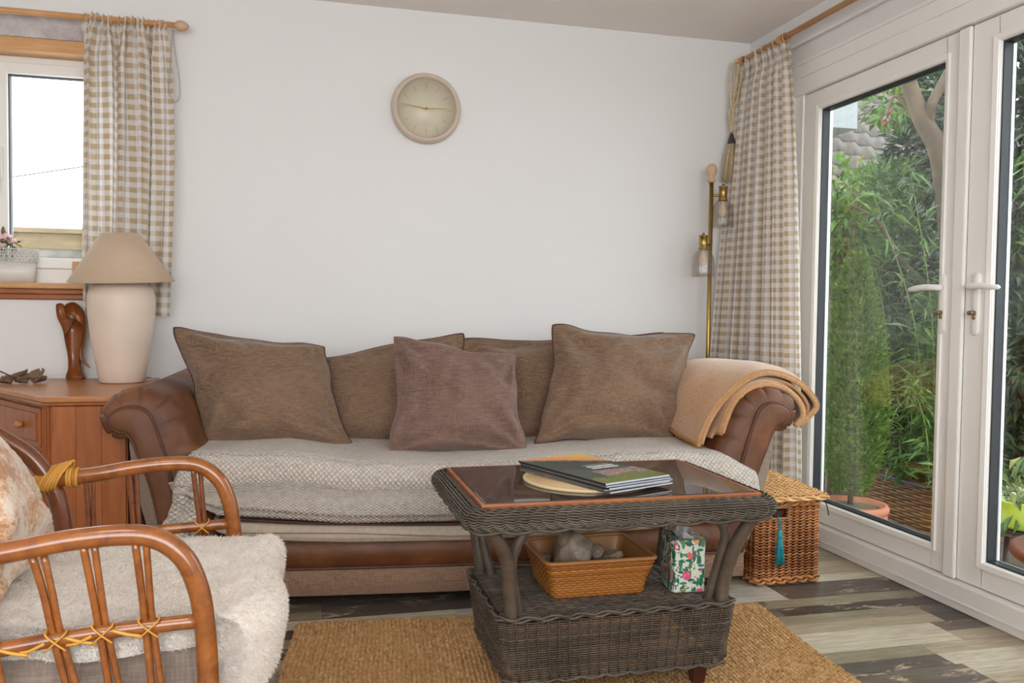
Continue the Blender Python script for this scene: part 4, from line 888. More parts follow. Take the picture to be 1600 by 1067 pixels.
# wicker rim: rows wrap a half-round nosing
npt = 344; rows, Ns = [], []
for k in range(13):
    al = math.radians(82-k*164/12); dd_ = .008+.036*math.cos(al)**.8 if math.cos(al) > 0 else .008; zz = GTZ-.036+.027*math.sin(al)
    P_ = loop_at(GX0-dd_, GX1+dd_, GY0-dd_, GY1+dd_, zz, .035+dd_*.6, npt); Np = loopn(P_); rows.append(P_); Ns.append(Np*math.cos(al)+np.array([0, 0, math.sin(al)])); 
    Ns[-1] /= np.linalg.norm(Ns[-1], axis=1)[:, None]
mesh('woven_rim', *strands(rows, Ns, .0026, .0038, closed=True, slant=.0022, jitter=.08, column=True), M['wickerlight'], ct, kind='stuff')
core = [(GX0-d, GX1+d, GY0-d, GY1+d, z) for d, z in ((.0, GTZ-.012), (.030, GTZ-.018), (.036, GTZ-.036), (.030, GTZ-.056), (.0, GTZ-.062))]
LP = [loop_at(a, b, c, d, z, .04, 80) for a, b, c, d, z in core]; V = np.concatenate(LP); Fc = [(j*80+i, j*80+(i+1) % 80, (j+1)*80+(i+1) % 80, (j+1)*80+i) for j in range(4) for i in range(80)]; mesh('rim_core', V, Fc, M['darkwood'], ct)
# plaited line under the rim
P_ = loop_at(GX0-.030, GX1+.030, GY0-.030, GY1+.030, GTZ-.066, .05, 360)
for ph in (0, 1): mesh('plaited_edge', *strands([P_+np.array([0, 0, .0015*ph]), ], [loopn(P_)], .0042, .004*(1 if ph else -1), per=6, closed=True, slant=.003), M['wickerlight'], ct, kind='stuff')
# lower basket
BX0, BX1, BY0, BY1, BZ0, BZ1 = .505, 1.172, 2.068, 2.505, .088, .256
nb = 296; lv = [(BX0+.022*(1-t), BX1-.022*(1-t), BY0+.012*(1-t), BY1-.012*(1-t), BZ0+(BZ1-BZ0-.012)*t, .03) for t in np.linspace(0, 1, 26)]
wv, rw, Nn = basket_walls(lv, nb, .0025, .0052, per=4, jitter=.08, column=True, slant=.0008)
mesh('woven_basket', *wv, M['wicker'], ct, kind='stuff'); mesh('stakes', *stakes(rw, 4, .0022, 2), M['wpole'], ct, kind='stuff')
for t, zz, ph in ((1, BZ1-.005, 1), (1, BZ1+.001, -1), (0, BZ0-.004, 1), (0, BZ0-.007, -1)):
    d = .022*(1-t)-.003; P_ = loop_at(BX0+d, BX1-d, BY0+d*.6, BY1-d*.6, zz, .032, 360); mesh('plaited_edge', *strands([P_], [loopn(P_)], .0042, .0045*ph, per=6, closed=True, slant=.003), M['wicker'], ct, kind='stuff')
rows = [np.stack([np.linspace(BX0+.012, BX1-.012, 92), np.full(92, y), np.full(92, BZ1-.006)], 1) for y in np.arange(BY0+.012, BY1-.01, .0078)]
mesh('woven_shelf', *strands(rows, np.tile([0, 0, 1.], (92, 1)), .0042, .0028, per=4), M['wicker'], ct, kind='stuff')
mesh('shelf_board', *box(BX0+.02, BX1-.02, BY0+.02, BY1-.02, BZ1-.026, BZ1-.014), M['darkwood'], ct, smooth=False)
for sx in (0, 1):
    for sy in (0, 1):
        bx = (BX0+.035, BX1-.032)[sx]; by = (BY0+.028, BY1-.028)[sy]; tx = (GX0+.010, GX1-.006)[sx]; ty = (GY0+.012, GY1-.012)[sy]; dx = -1 if sx else 1
        leg = mesh('leg', *tube(catmull([(bx, by, .10), (bx, by, .24), (bx-.006*dx, by-.004*(1-2*sy), .32), (bx-.028*dx, (by+ty)/2, .43), (tx, ty, GTZ-.055)], 6), .0185, 12), M['wpole'], ct)
        fx = (BX0+.075, BX1-.085)[sx]; fy = (BY0+.06, BY1-.06)[sy]
        V = []; 
        for z, s_ in ((.0, .016), (.09, .026)): V += [(fx-s_, fy-s_, z+.012), (fx+s_, fy-s_, z+.012), (fx+s_, fy+s_, z+.012), (fx-s_, fy+s_, z+.012)]
        bevel(mesh('foot', V, [(3, 2, 1, 0), (4, 5, 6, 7)]+[(i, (i+1) % 4, 4+(i+1) % 4, 4+i) for i in range(4)], M['darkwood'], ct, smooth=False), .004)
for y_, in ((BY0+.052,), (BY1-.052,)):
    a0, a1 = BX0+.060, BX1-.058; yt = y_-.03 if y_ < 2.3 else y_+.03
    mesh('arch', *tube(catmull([(a0, y_, .22), (a0+.0, y_, .26), (a0-.022, (y_+yt)/2, .36), (a0-.018, yt, .43), (a0+.02, yt, GTZ-.082), (a0+.09, yt, GTZ-.073), ((a0+a1)/2, yt, GTZ-.072), (a1-.09, yt, GTZ-.073), (a1-.0, yt, GTZ-.088), (a1+.03, yt, .44), (a1+.020, (y_+yt)/2, .36), (a1, y_, .26), (a1, y_, .22)], 6), .0135, 12), M['wpole'], ct)
# ---- things on the table
A3, B3, C3 = np.array([.643, 2.345]), np.array([.798, 2.087]), np.array([.942, 2.169])
_M = np.array([[B3[0]-A3[0], B3[1]-A3[1]], [C3[0]-A3[0], C3[1]-A3[1]]])*2; cc = np.linalg.solve(_M, [B3 @ B3-A3 @ A3, C3 @ C3-A3 @ A3]); R3 = np.linalg.norm(cc-A3)
R3 = min(R3, .2)
V, Fc = [], []
sp_ = [(cc[0]+r_*math.cos(a_), cc[1]+r_*math.sin(a_), GTZ+.0042) for k in range(1500) for a_, r_ in [(k*2*PI/60, .004+(R3-.006)*k/1500)]]
mat_ = thing('placemat', 'round beige woven placemat beneath the magazines', 'placemat', (*cc, GTZ)); mesh('woven_coil', *tube(sp_, .0042, 5, flat=.8), island('pale_jute_coil', ['c9ab80', 'd6bb90'], .9), mat_)
mesh('coil_edge', *tube([(cc[0]+R3*math.cos(a), cc[1]+R3*math.sin(a), GTZ+.004) for a in np.linspace(0, 2*PI, 120)[:-1]], .0048*np.ones(119), 6, closed=True), island('pale_edge', ['d8c39c', 'd8c39c'], .9), mat_)
o0 = np.array([.636, 2.402]); e1b = nrm(np.array([.144, -.377])); e2b = np.array([-e1b[1], e1b[0]]); BL_, BW_ = .385, .235
bz = GTZ+.0085
bks = [('grey magazine with page edges showing, bottom of the stack on the coffee table', .012, -.004, 1.5, 'cover_dark', .005), ('thin dark magazine second from the bottom of the coffee table stack', .0, .004, -1.0, 'cover_dark', .0045),
       ('dark magazine with a yellow spine mark in the middle of the coffee table stack', .010, .0, .6, 'cover_dark', .0045), ('slim magazine directly below the top one on the coffee table', .004, .003, -.5, 'cover_dark', .0045), ('top magazine with sunset sky and dark green cover on the coffee table', 0, 0, 0, 'cover_top', .006)]
for i, (lab, da, db, rot, cv, th) in enumerate(bks):
    a_ = math.radians(rot); ca, sa = math.cos(a_), math.sin(a_); E1 = np.array([e1b[0]*ca-e1b[1]*sa, e1b[0]*sa+e1b[1]*ca]); E2 = np.array([-E1[1], E1[0]]); o1 = o0+e1b*da+e2b*db
    bk = thing('magazine', lab, 'magazine', (*(o1+E1*BL_/2+E2*BW_/2), bz), group='magazines stacked on the coffee table')
    def bp(s, t, z): q_ = o1+E1*s+E2*t; return (q_[0], q_[1], z)
    V = [bp(0, 0, bz), bp(BL_, 0, bz), bp(BL_, BW_, bz), bp(0, BW_, bz)]; V = [bp(s, t, bz+.0005) for s, t in ((.001, .001), (BL_-.001, .001), (BL_-.001, BW_-.001), (.001, BW_-.001))]+[bp(s, t, bz+th-.0006) for s, t in ((.001, .001), (BL_-.001, .001), (BL_-.001, BW_-.001), (.001, BW_-.001))]
    mesh('pages', V, [(3, 2, 1, 0), (4, 5, 6, 7), (0, 1, 5, 4), (1, 2, 6, 5), (2, 3, 7, 6), (3, 0, 4, 7)], M['paper'], bk, smooth=False)
    n_ = 12; V, uv_ = [], []
    for zz, dz in ((bz+th-.0006, 1), (bz+th, 1)):
        for s in (0, 1):
            for k in range(n_+1): t = k/n_; V.append(bp(s*BL_, t*BW_, zz+.0012*math.sin(t*PI)*(i == 4))); uv_.append((t, s))
    m_ = n_+1; Fc = [(2*m_+k, 3*m_+k, 3*m_+k+1, 2*m_+k+1) for k in range(n_)]+[(k, k+1, m_+k+1, m_+k) for k in range(n_)]+[(k, 2*m_+k, 2*m_+k+1, k+1) for k in range(n_)]+[(m_+k, m_+k+1, 3*m_+k+1, 3*m_+k) for k in range(n_)]+[(n_, 2*m_+n_, 3*m_+n_, m_+n_)]
    mesh('front_cover', V, Fc, M[cv], bk, uv=uv_, smooth=False)
    mesh('spine', *xf(box(0, BL_, -.0012, .0008, 0, th, .0003, 1), [[E1[0], E2[0], 0], [E1[1], E2[1], 0], [0, 0, 1]], (*o1, bz)), M['gasket'] if i in (2, 4) else M['rocky'], bk, smooth=False)
    bz += th+.0004
# ---- basket of stones
sb = thing('woven_tray', 'honey-coloured woven basket on the coffee table shelf holding stones', 'basket', (.82, 2.30, BZ1))
n_ = 168; lv = [(.684-.026*t**1.5, .956+.022*t**1.5, 2.196-.03*t**1.5, 2.41+.02*t**1.5, BZ1+.004+.098*t, .018) for t in np.linspace(0, 1, 15)]
rows = [loop_at(*l, n_) for l in lv]; Ns = [loopn(P_) for P_ in rows]
mesh('woven_sides', *strands(rows, Ns, .0046, .0016, closed=True, per=2, flat=.4, seg=6), M['tan_weave'], sb, kind='stuff')
rows2 = [loop_at(l[0]+.004, l[1]-.004, l[2]+.004, l[3]-.004, l[4], .014, 60) for l in (lv[0], lv[7], lv[14])]; V = np.concatenate(rows2); Fc = [(j*60+i, j*60+(i+1) % 60, (j+1)*60+(i+1) % 60, (j+1)*60+i) for j in range(2) for i in range(60)]+[tuple(range(60))]
mesh('lining', V, Fc, M['tan_rim'], sb); mesh('rim', *tube(loop_at(*lv[-1][:4], lv[-1][4]+.004, .018, 120), .0062, 8, closed=True), M['tan_rim'], sb)
mesh('base', *box(.69, .95, 2.20, 2.405, BZ1+.001, BZ1+.008), M['tan_rim'], sb, smooth=False)
def stone(c, r, seed, lab, nm='stone', sub=4):
    bm = bmesh.new(); bmesh.ops.create_icosphere(bm, subdivisions=sub, radius=1)
    rr_ = random.Random(int(seed*10)); pls = []
    for _ in range(16):
        q = Vector((rr_.gauss(0, 1), rr_.gauss(0, 1), rr_.gauss(0, 1))).normalized(); pls.append((q, rr_.uniform(.52, .85)))
    for v in bm.verts:
        p = v.co.copy()
        for q, d in pls:
            e = p.dot(q)-d
            if e > 0: p -= q*e*.93
        k = 1.22+.10*noise.noise(p*3+Vector((0, seed, 0)))+.04*noise.noise(p*9+Vector((0, seed, 0))); v.co = Vector((c[0]+p.x*r[0]*k, c[1]+p.y*r[1]*k, c[2]+p.z*r[2]*k))
    V = [v.co[:] for v in bm.verts]; Fc = [tuple(v.index for v in f.verts) for f in bm.faces]; bm.free(); o = mesh(nm, V, Fc, M['stone']); return tag(o, lab, 'stone')
z0 = BZ1+.008
stone((.775, 2.30, z0+.085), (.066, .05, .056), 1.3, 'largest rough grey-brown rock heaped at the left of the woven basket')
stone((.745, 2.245, z0+.04), (.035, .03, .035), 4.2, 'small grey stone low at the front left inside the woven basket')
stone((.860, 2.335, z0+.078), (.028, .024, .022), 2.7, 'smooth pale stone just right of the largest rock in the basket')
stone((.900, 2.315, z0+.066), (.036, .022, .018), 6.1, 'flat oval brown stone rightmost on top in the basket')
stone((.85, 2.31, z0+.028), (.075, .07, .026), 8.8, 'broad flat stone filling the bottom of the woven basket')
stone((.93, 2.26, z0+.045), (.024, .022, .017), 3.9, 'small flat stone by the right front rim of the basket')
stone((.70, 2.34, z0+.045), (.028, .03, .03), 7.7, 'grey stone in the back left corner of the woven basket')
def bagf(a, b): x = .70+.23*a; y = 2.205+.10*b; return (x, y, z0+.062+.012*nz(x*20, y*20, 0, 1)+.010*nz(x*60, y*55, 2, 1))
V, Fc, uv = grid(bagf, 50, 24); tag(mesh('plastic_bag', V, Fc, M['clearplastic']), 'crumpled clear plastic bag at the front of the woven basket', 'bag')
# ---- tissue box
tb = thing('tissue_box', 'cube tissue box with tropical flower print on the coffee table shelf', 'tissue box', (1.075, 2.22, BZ1))
ta = math.radians(-7); Rt = [[math.cos(ta), -math.sin(ta), 0], [math.sin(ta), math.cos(ta), 0], [0, 0, 1]]; BXs = .050; HB = .150
V, Fc = box(-BXs, BXs, -.058, .058, 0.003, HB, .003)
tbc = (1.083, 2.222, BZ1)
# carton with an oval hole in the lid
hole = [(.030*math.cos(a), .040*math.sin(a)) for a in np.linspace(0, 2*PI, 33)[:-1]]
sq = [(-BXs, -.058), (BXs, -.058), (BXs, .058), (-BXs, .058)]; bound = []
for hx_, hy_ in hole:
    k = min(BXs/max(abs(hx_), 1e-6), .058/max(abs(hy_), 1e-6)); bound.append((hx_*k, hy_*k))
V = [(x, y, .003) for x, y in bound]+[(x, y, HB) for x, y in bound]+[(x, y, HB) for x, y in hole]+[(x, y, HB-.02) for x, y in hole]; m_ = 32
Fc = [tuple(range(m_))[::-1]]+[(i, (i+1) % m_, m_+(i+1) % m_, m_+i) for i in range(m_)]+[(m_+i, m_+(i+1) % m_, 2*m_+(i+1) % m_, 2*m_+i) for i in range(m_)]+[(2*m_+i, 2*m_+(i+1) % m_, 3*m_+(i+1) % m_, 3*m_+i) for i in range(m_)]+[tuple(range(3*m_, 4*m_))]
mesh('carton', *xf((V, Fc), Rt, tbc), M['floral'], tb, smooth=False)
def tis(a, b): al = a*2*PI; k = 1-b; r_ = .012+.018*b+.004*math.sin(5*al); return (r_*math.cos(al)*(.8), r_*math.sin(al)*1.7, HB-.012+.026*(b)+.008*math.sin(2*al)*b)
V, Fc, uv = grid(tis, 36, 10, closed_u=True); o = mesh('tissue', *xf((V, Fc), Rt, tbc), plain('tissue_paper', 'd8d2d6', .9), tb); solid(o, .001)
# ---- hamper
HX0, HX1, HY0, HY1, HZ = 1.700, 1.985, 2.868, 3.30, .318
hp = thing('wicker_hamper', 'orange willow hamper with lid standing between sofa arm and glass doors', 'hamper', ((HX0+HX1)/2, (HY0+HY1)/2, 0))
lv = [(HX0+.004, HX1-.004, HY0+.004, HY1-.004, .03+.0112*i, .022) for i in range(26)]; nh = 192
rows = [loop_at(*l, nh) for l in lv]; Ns = [loopn(P_) for P_ in rows]
# leave a handle gap in the front
def seg_out(lo, hi): pass
frontx = (1.745, 1.835)
parts = []
for ri, P_ in enumerate(rows):
    if .262 < P_[0][2] < .305:
        i0 = [i for i in range(nh) if P_[i][1] < HY0+.006 and frontx[0] < P_[i][0] < frontx[1]]
        a, b = min(i0), max(i0); idx = [(b+k) % nh for k in range(nh-(b-a)+1)]
        Q = P_[idx]; N_ = Ns[ri][idx]; n = len(Q); kx = np.array(idx); Q2 = Q+N_*(.0048*(1.6*np.abs(np.cos(PI*kx/4))**.8-.8))[:, None]+np.array([0, 0, 1.])*(.0058*(((kx+2) % 4)/4-.5)*2)[:, None]; parts.append(tube(Q2, .0038, 5))
    else: parts.append(strands([P_], [Ns[ri]], .0034, .0048, closed=True, per=4, flat=1.0, slant=.0052, column=True))
mesh('woven_body', *join(parts), M['hamper'], hp, kind='stuff'); 
ks = [i for i in range(0, nh, 4)]; st_ = []
for i in ks:
    p = rows[0][i]; gap = p[1] < HY0+.006 and frontx[0]+.006 < p[0] < frontx[1]-.006
    st_.append(tube([(p[0], p[1], .01), (p[0], p[1], .262 if gap else HZ)], .0035, 6))
mesh('stakes', *join(st_), M['hamper'], hp, kind='stuff')
for zz, rr_, am in ((.014, .007, .006), (.026, .0065, -.006), (HZ-.004, .0062, .005), (HZ+.005, .0062, -.005)):
    P_ = loop_at(HX0, HX1, HY0, HY1, zz, .025, 240); mesh('plaited_border', *strands([P_], [loopn(P_)], rr_, am, per=4, closed=True, slant=.004), M['hamper'], hp, kind='stuff')
mesh('handle_border', *tube([(frontx[0], HY0-.002, .262), (frontx[0], HY0-.002, .305), (frontx[1], HY0-.002, .305), (frontx[1], HY0-.002, .262)], .005, 6, closed=True), M['hamper'], hp)
mesh('lining', *box(HX0+.014, HX1-.014, HY0+.014, HY1-.014, .02, HZ-.03), M['darkwood'], hp, smooth=False)
lid = thing('hamper_lid', '', '', (0, 0, 0)); 
for k in ('label', 'category'): del lid[k]
lid.parent = hp; lid.name = 'lid'; lid.location = -hp.location
LX0, LX1, LY0, LY1 = HX0-.008, HX1+.026, HY0-.016, HY1+.02
def lidz(y): return HZ+.024+.02*(y-LY0)/(LY1-LY0)
rows = []
for y in np.arange(LY0+.008, LY1-.004, .0098):
    nx = 56; xs = np.linspace(LX0+.006, LX1-.006, nx); rows.append(np.stack([xs, np.full(nx, y), np.full(nx, lidz(y))+.006*np.sin((xs-LX0)/(LX1-LX0)*PI)], 1))
V, Fc = strands(rows, np.tile([0, 0, 1.], (56, 1)), .0045, .0062, per=5); mesh('woven_top', V, Fc, M['hamperlid'], lid, kind='stuff')
pp_ = [tube([(x, LY0, lidz(LY0)), (x, LY1, lidz(LY1))], .004, 6) for x in np.linspace(LX0+.03, LX1-.03, 8)]; mesh('ribs', *join(pp_), M['hamperlid'], lid, kind='stuff')
P_ = loop_at(LX0, LX1, LY0, LY1, 0, .02, 200); P_[:, 2] = [lidz(y) for y in P_[:, 1]]
mesh('border', *strands([P_, P_-[0, 0, .008]], [loopn(P_)]*2, .0058, .003, per=4, closed=True, slant=.002), M['hamperlid'], lid, kind='stuff')
mesh('fastening_peg', *tube([(HX1+.004, HY0+.0, HZ+.012), (HX1+.012, HY0-.012, HZ-.01), (HX1+.020, HY0-.014, HZ-.05)], .0022, 6), M['darkwood'], hp)
# teal tassel
tx, ty, tz = 1.792, HY0-.014, .300
ts = thing('tassel', 'teal thread tassel hanging from the hamper handle opening', 'tassel', (tx, ty, tz)); mesh('loop', *tube(catmull([(tx, ty+.012, .272), (tx-.003, ty, .262), (tx-.004, ty-.002, .24), (tx, ty-.002, .217), (tx+.004, ty-.002, .24), (tx+.003, ty, .265)], 5), .0022, 6), M['teal'], ts)
mesh('knot', *lathe([(0, .222), (.008, .218), (.0105, .208), (.008, .199), (.011, .196), (0, .19)], (tx, ty-.003, 0), 14), M['teal'], ts)
sk = [];
for k in range(90):
    a = rng.uniform(0, 2*PI); r0 = .008*math.sqrt(rng.random()); r1 = r0*2.5*rng.uniform(.8, 1.1); yb = -abs(0); sk.append(tube([(tx+r0*math.cos(a), ty-.004+r0*math.sin(a)*.6, .198), (tx+r1*.7*math.cos(a), ty-.005+r1*.5*math.sin(a), .15), (tx+r1*math.cos(a)+.003, ty-.006+r1*.5*math.sin(a), .092+rng.uniform(-.004, .004))], .0016, 4))
mesh('skirt', *join(sk), M['teal'], ts, kind='stuff')
# ---- rattan armchair
ac = thing('rattan_armchair', 'glossy rattan armchair with cream seat throw in the left foreground', 'armchair', (-.42, 1.68, 0))
def rt(name, pts, r, mat='rattan', parent=ac, n=7, **k): return mesh(name, *tube(catmull(pts, n), r, 14), M[mat], parent, **k)
for sy, Y_ in ((0, 1.38), (1, 1.99)):
    dz = 0 if sy == 0 else 0
    a_ = rt('arm', [(-.535, Y_, .670), (-.48, Y_, .676), (-.42, Y_, .682), (-.33, Y_, .696), (-.25, Y_, .700), (-.205, Y_, .690), (-.170, Y_, .660), (-.150, Y_, .615), (-.140, Y_, .56), (-.134, Y_, .46), (-.130, Y_, .25), (-.13, Y_, 0.0)], .0165)
    rt('side_rail', [(-.487, Y_, .532), (-.426, Y_, .538), (-.30, Y_, .552), (-.150, Y_, .559)], .0115)
    rt('lower_rail', [(-.495, Y_, .22), (-.35, Y_, .22), (-.135, Y_, .22)], .0115)
    for top, mid, bot in ((-.455, -.440, -.420), (-.374, -.348, -.318), (-.305, -.284, -.262), (-.232, -.219, -.204)) if sy == 0 else ((-.437, -.433, -.428), (-.350, -.342, -.338), (-.218, -.205, -.2)):
        zt_ = .69 if top > -.36 else .675
        for s in (-1, 1):
            rt('spindle', [(top+s*.0075, Y_+s*.002, zt_), ((top+mid)/2+s*.006, Y_, .62), (mid+s*.0055, Y_, .55), (bot+s*.008, Y_, .42), (bot+.03+s*.012, Y_, .23)], .0052 if s > 0 else .0058, 'rattandk' if sy else 'rattan', n=4)
        zr = np.interp(mid, [-.8, -.426, -.30, -.15], [.508, .538, .552, .559])
        cr = []
        for s in (-1, 1): cr.append(tube(catmull([(mid-.014*s, Y_-.013, zr-.013), (mid, Y_-.016, zr), (mid+.014*s, Y_-.013, zr+.013), (mid+.012*s, Y_+.006, zr+.014)], 4), .0026, 6, flat=.6))
        if sy == 0 and top < -.25: cr.append(tube(catmull([(mid+.014, Y_-.013, zr+.006), (mid+.035, Y_-.0125, zr-.002), (mid+.055, Y_-.010, zr-.007)], 4), .0028, 6)); cr.append(tube(catmull([(mid-.014, Y_-.013, zr), (mid-.035, Y_-.0125, zr-.01), (mid-.05, Y_-.008, zr-.013)], 4), .0028, 6))
        mesh('cane_binding', *join(cr), M['binding'], ac)
    up_ = rt('back_upright', [(-.52, Y_+.004, .0), (-.50, Y_+.004, .25), (-.484, Y_+.004, .45), (-.490, Y_+.004, .575), (-.510, Y_+.004, .655), (-.552, Y_+.004, .722), (-.62, Y_+.004, .772), (-.70, Y_+.004, .83), (-.79, Y_+.004, .90)], .0185, 'rattandk')
    wr_ = [];
    for k in range(9):
        x0 = -.542+.007*k; wr_.append(tube([(x0+.012*math.cos(a)+.01*math.sin(a), Y_+.024*math.cos(a)*.9, .667+.004*k*.5+.024*math.sin(a)+.014*(math.cos(a))) for a in np.linspace(0, 2*PI, 15)[:-1]], .0036, 6, closed=True))
    for k in range(4): wr_.append(tube([(-.478+.006*k, Y_+.0195*math.cos(a), .676+.0195*math.sin(a)) for a in np.linspace(0, 2*PI, 15)[:-1]], .0034, 6, closed=True))
    mesh('cane_wrap', *join(wr_), M['binding'], ac)
rt('top_rail', [(-.79, 1.384, .90), (-.81, 1.5, .92), (-.82, 1.69, .93), (-.81, 1.88, .92), (-.79, 1.994, .90)], .0185, 'rattandk')
rt('seat_rail', [(-.137, 1.38, .36), (-.137, 1.99, .36)], .014); rt('seat_rail', [(-.50, 1.38, .36), (-.50, 1.99, .36)], .014)
for k in range(5): x = -.47+k*.078; rt('seat_slat', [(x, 1.385, .372), (x, 1.985, .372)], .007)
for k in range(5): y = 1.47+k*.108; rt('back_spindle', [(-.505, y, .37), (-.57, y, .68), (-.81, y, .92)], .006)
cu = mesh('seat_cushion', *slab(-.52, -.085, 1.425, 1.945, lambda u, v: .385, lambda u, v: .515, .035, 0, n=24), M['greycush'], ac)
mesh('seam', *tube([(u, 1.424, .405) for u in np.linspace(-.48, -.12, 20)], .003, 6), M['greycush'], cu)
# fluffy throw over the seat
th_w = thing('seat_throw', 'fluffy cream throw draped over the rattan armchair seat', 'throw', (-.3, 1.68, .5))
def cth(a, b):
    y = 1.400+.560*a; x = -.50+b*.62
    ye = max(0, (1.42-y)/.035); s = b*.60
    xf_ = -.030-.045*max(0, (abs(a-.6)-.28)/.4)**2*3-.012*math.cos(a*9)
    L1 = (xf_-.035)+.50
    if s < L1: X_ = -.50+s; Zz = .538+.012*math.sin(a*PI)+.006*nz(s*3, a*3, 0, 3)
    elif s < L1+.05: al = (s-L1)/.035; al = min(al, PI/2); X_ = xf_-.035+.035*math.sin(al); Zz = .538-.035+.035*math.cos(al)
    else: q_ = s-L1-.05; X_ = xf_-.10*q_-.9*q_*q_; Zz = .500-q_*(1.0)
    Zz -= .035*ye**1.5*2; return (X_, y+(.012*math.sin(s*22) if a < .08 else 0), Zz+.004*nz(a*12, b*14, 1, 1))
V, Fc, uv = grid(cth, 60, 70); o = mesh('cloth', V, Fc, M['cream'], th_w); solid(o, .014, 1)
Vc = np.array(V).reshape(70, 60, 3); nh_ = 60000; ja = rng.integers(0, 69, nh_); ia = rng.integers(0, 59, nh_); m2 = rng.random(nh_) < .35; ia[m2] = rng.integers(0, 5, m2.sum())
fa, fb = rng.random(nh_)[:, None], rng.random(nh_)[:, None]; base_ = Vc[ja, ia]*(1-fa)*(1-fb)+Vc[ja, ia+1]*fa*(1-fb)+Vc[ja+1, ia]*(1-fa)*fb+Vc[ja+1, ia+1]*fa*fb
Nn_ = np.cross(Vc[ja, ia+1]-Vc[ja, ia], Vc[ja+1, ia]-Vc[ja, ia]); Nn_ /= np.linalg.norm(Nn_, axis=1)[:, None]; Nn_[Nn_[:, 2] < -.3] *= -1; sgn_ = np.where((Nn_ @ np.array([.4, -.5, .7])) < 0, -1, 1)[:, None]; Nn_ = Nn_*sgn_
dr = Nn_*.55+rng.standard_normal((nh_, 3))*.35+np.array([.25, -.3, -.35]); dr /= np.linalg.norm(dr, axis=1)[:, None]; Lh = .006*(.6+.8*rng.random(nh_))[:, None]; sd_ = np.cross(dr, rng.standard_normal((nh_, 3))); sd_ /= np.linalg.norm(sd_, axis=1)[:, None]
base_ = base_+Nn_*.001; Vh = np.stack([base_-sd_*.0007, base_+sd_*.0007, base_+dr*Lh], 1).reshape(-1, 3); Fh = np.arange(nh_*3).reshape(-1, 3); mesh('pile', Vh, Fh, M['cream'], th_w, smooth=False, kind='stuff')
# patterned back cushion
pillow('chair_cushion', 'cream cushion with brown crackle pattern leaning on the rattan chair back', [(-.75, 1.45, .95), (-.75, 1.92, .95), (-.492, 1.92, .525), (-.492, 1.45, .525)], .20, M['mottle'], seed=8, pinch=.05, wr=.004)
# ---- round table added in place of a wooden chair arm end, right edge
rp = at(1604, 891, Y=1.42)
sr = thing('arm_end_stand_in', 'reddish round table standing in for a wooden chair arm end at the right edge', 'stand-in table', (rp[0]+.246, 1.42, 0))
mesh('table_top', *lathe([(0, -.010), (.19, -.010), (.203, -.006), (.208, .003), (.205, .012), (.195, .016), (0, .016)], (rp[0]+.246, 1.42, rp[2]), 48), wood('reddish_table_wood', '6e341b', '93502c', (1, 6, 6), .35, knots=False), sr)
mesh('pedestal', *lathe([(.12, 0), (.12, .02), (.03, .05), (.022, .2), (.03, .4), (.022, rp[2]-.03), (.06, rp[2]-.009)], (rp[0]+.246, 1.42, 0), 24), M['pinedark'], sr)
# ---- pine corner chest
ch = thing('pine_chest', 'orange varnished pine corner chest with drawers beside the left sofa arm', 'chest', (-.95, 3.62, 0))
cp = [(-.825, 3.205), (-.578, 3.195), (-.578, 3.975), (-1.34, 3.975)]
mesh('carcass', *prism(cp, .03, .70), M['chest'], ch, smooth=False)
tp_ = [(-.842, 3.178), (-.590, 3.172), (-.585, 3.985), (-1.385, 3.985)]
for i, (z0_, z1_, g) in enumerate(((.70, .712, -.006), (.712, .732, 0))):
    cx_ = sum(p[0] for p in tp_)/4; cy_ = sum(p[1] for p in tp_)/4; q_ = [(p[0]+g*(-1 if p[0] < cx_ else 1)*-1*-1, p[1]-g) for p in tp_] if g else tp_
    bevel(mesh('top' if i else 'top_moulding', *prism(q_, z0_, z1_), M['chesttop'] if i else M['chest'], ch, smooth=False), .005, 3)
# right-hand panel boards
for k, (a, b) in enumerate(((-.815, -.742), (-.7415, -.660), (-.6595, -.582))): bevel(mesh('board', *box(a, b, 3.186, 3.204, .06, .698), M['chest'], ch, smooth=False), .0007, 1)
# front faces the room diagonally
fd_ = nrm(np.array([-.515, .77])); fn = np.array([-fd_[1], fd_[0]]); fn = fn if fn @ np.array([-1, -1]) > 0 else -fn; an = math.atan2(fd_[1], fd_[0])
def cf(s0, s1, d0, d1, z0_, z1_, bv=.003):
    V, Fc = box(s0, s1, d0, d1, z0_, z1_, bv); R_ = [[fd_[0], fn[0], 0], [fd_[1], fn[1], 0], [0, 0, 1]]; return xf((V, Fc), R_, (-.825, 3.205, 0))
mesh('corner_post', *join([cf(.0, .05, -.002, .010, .03, .70), cf(.008, .014, .010, .014, .05, .69, .001), cf(.022, .028, .010, .014, .05, .69, .001), cf(.036, .042, .010, .014, .05, .69, .001)]), M['chest'], ch, smooth=False)
mesh('plinth', *cf(.0, .92, -.002, .012, .0, .07), M['chest'], ch, smooth=False)
for z0_, z1_ in ((.545, .685), (.365, .53), (.21, .35), (.075, .195)):
    dr_ = mesh('drawer', *join([cf(.075, .86, -.002, .012, z0_, z1_, .006), cf(.095, .84, .011, .016, z0_+.02, z1_-.02, .004)]), M['chest'], ch, smooth=False)
    for s in (.22, .7): 
        p = np.array([-.825, 3.205])+fd_*s+fn*.03; mesh('knob', *lathe([(0, -.014), (.012, -.010), (.016, 0), (.012, .010), (0, .014)], (p[0], p[1], (z0_+z1_)/2), 16), M['chesttop'], dr_)
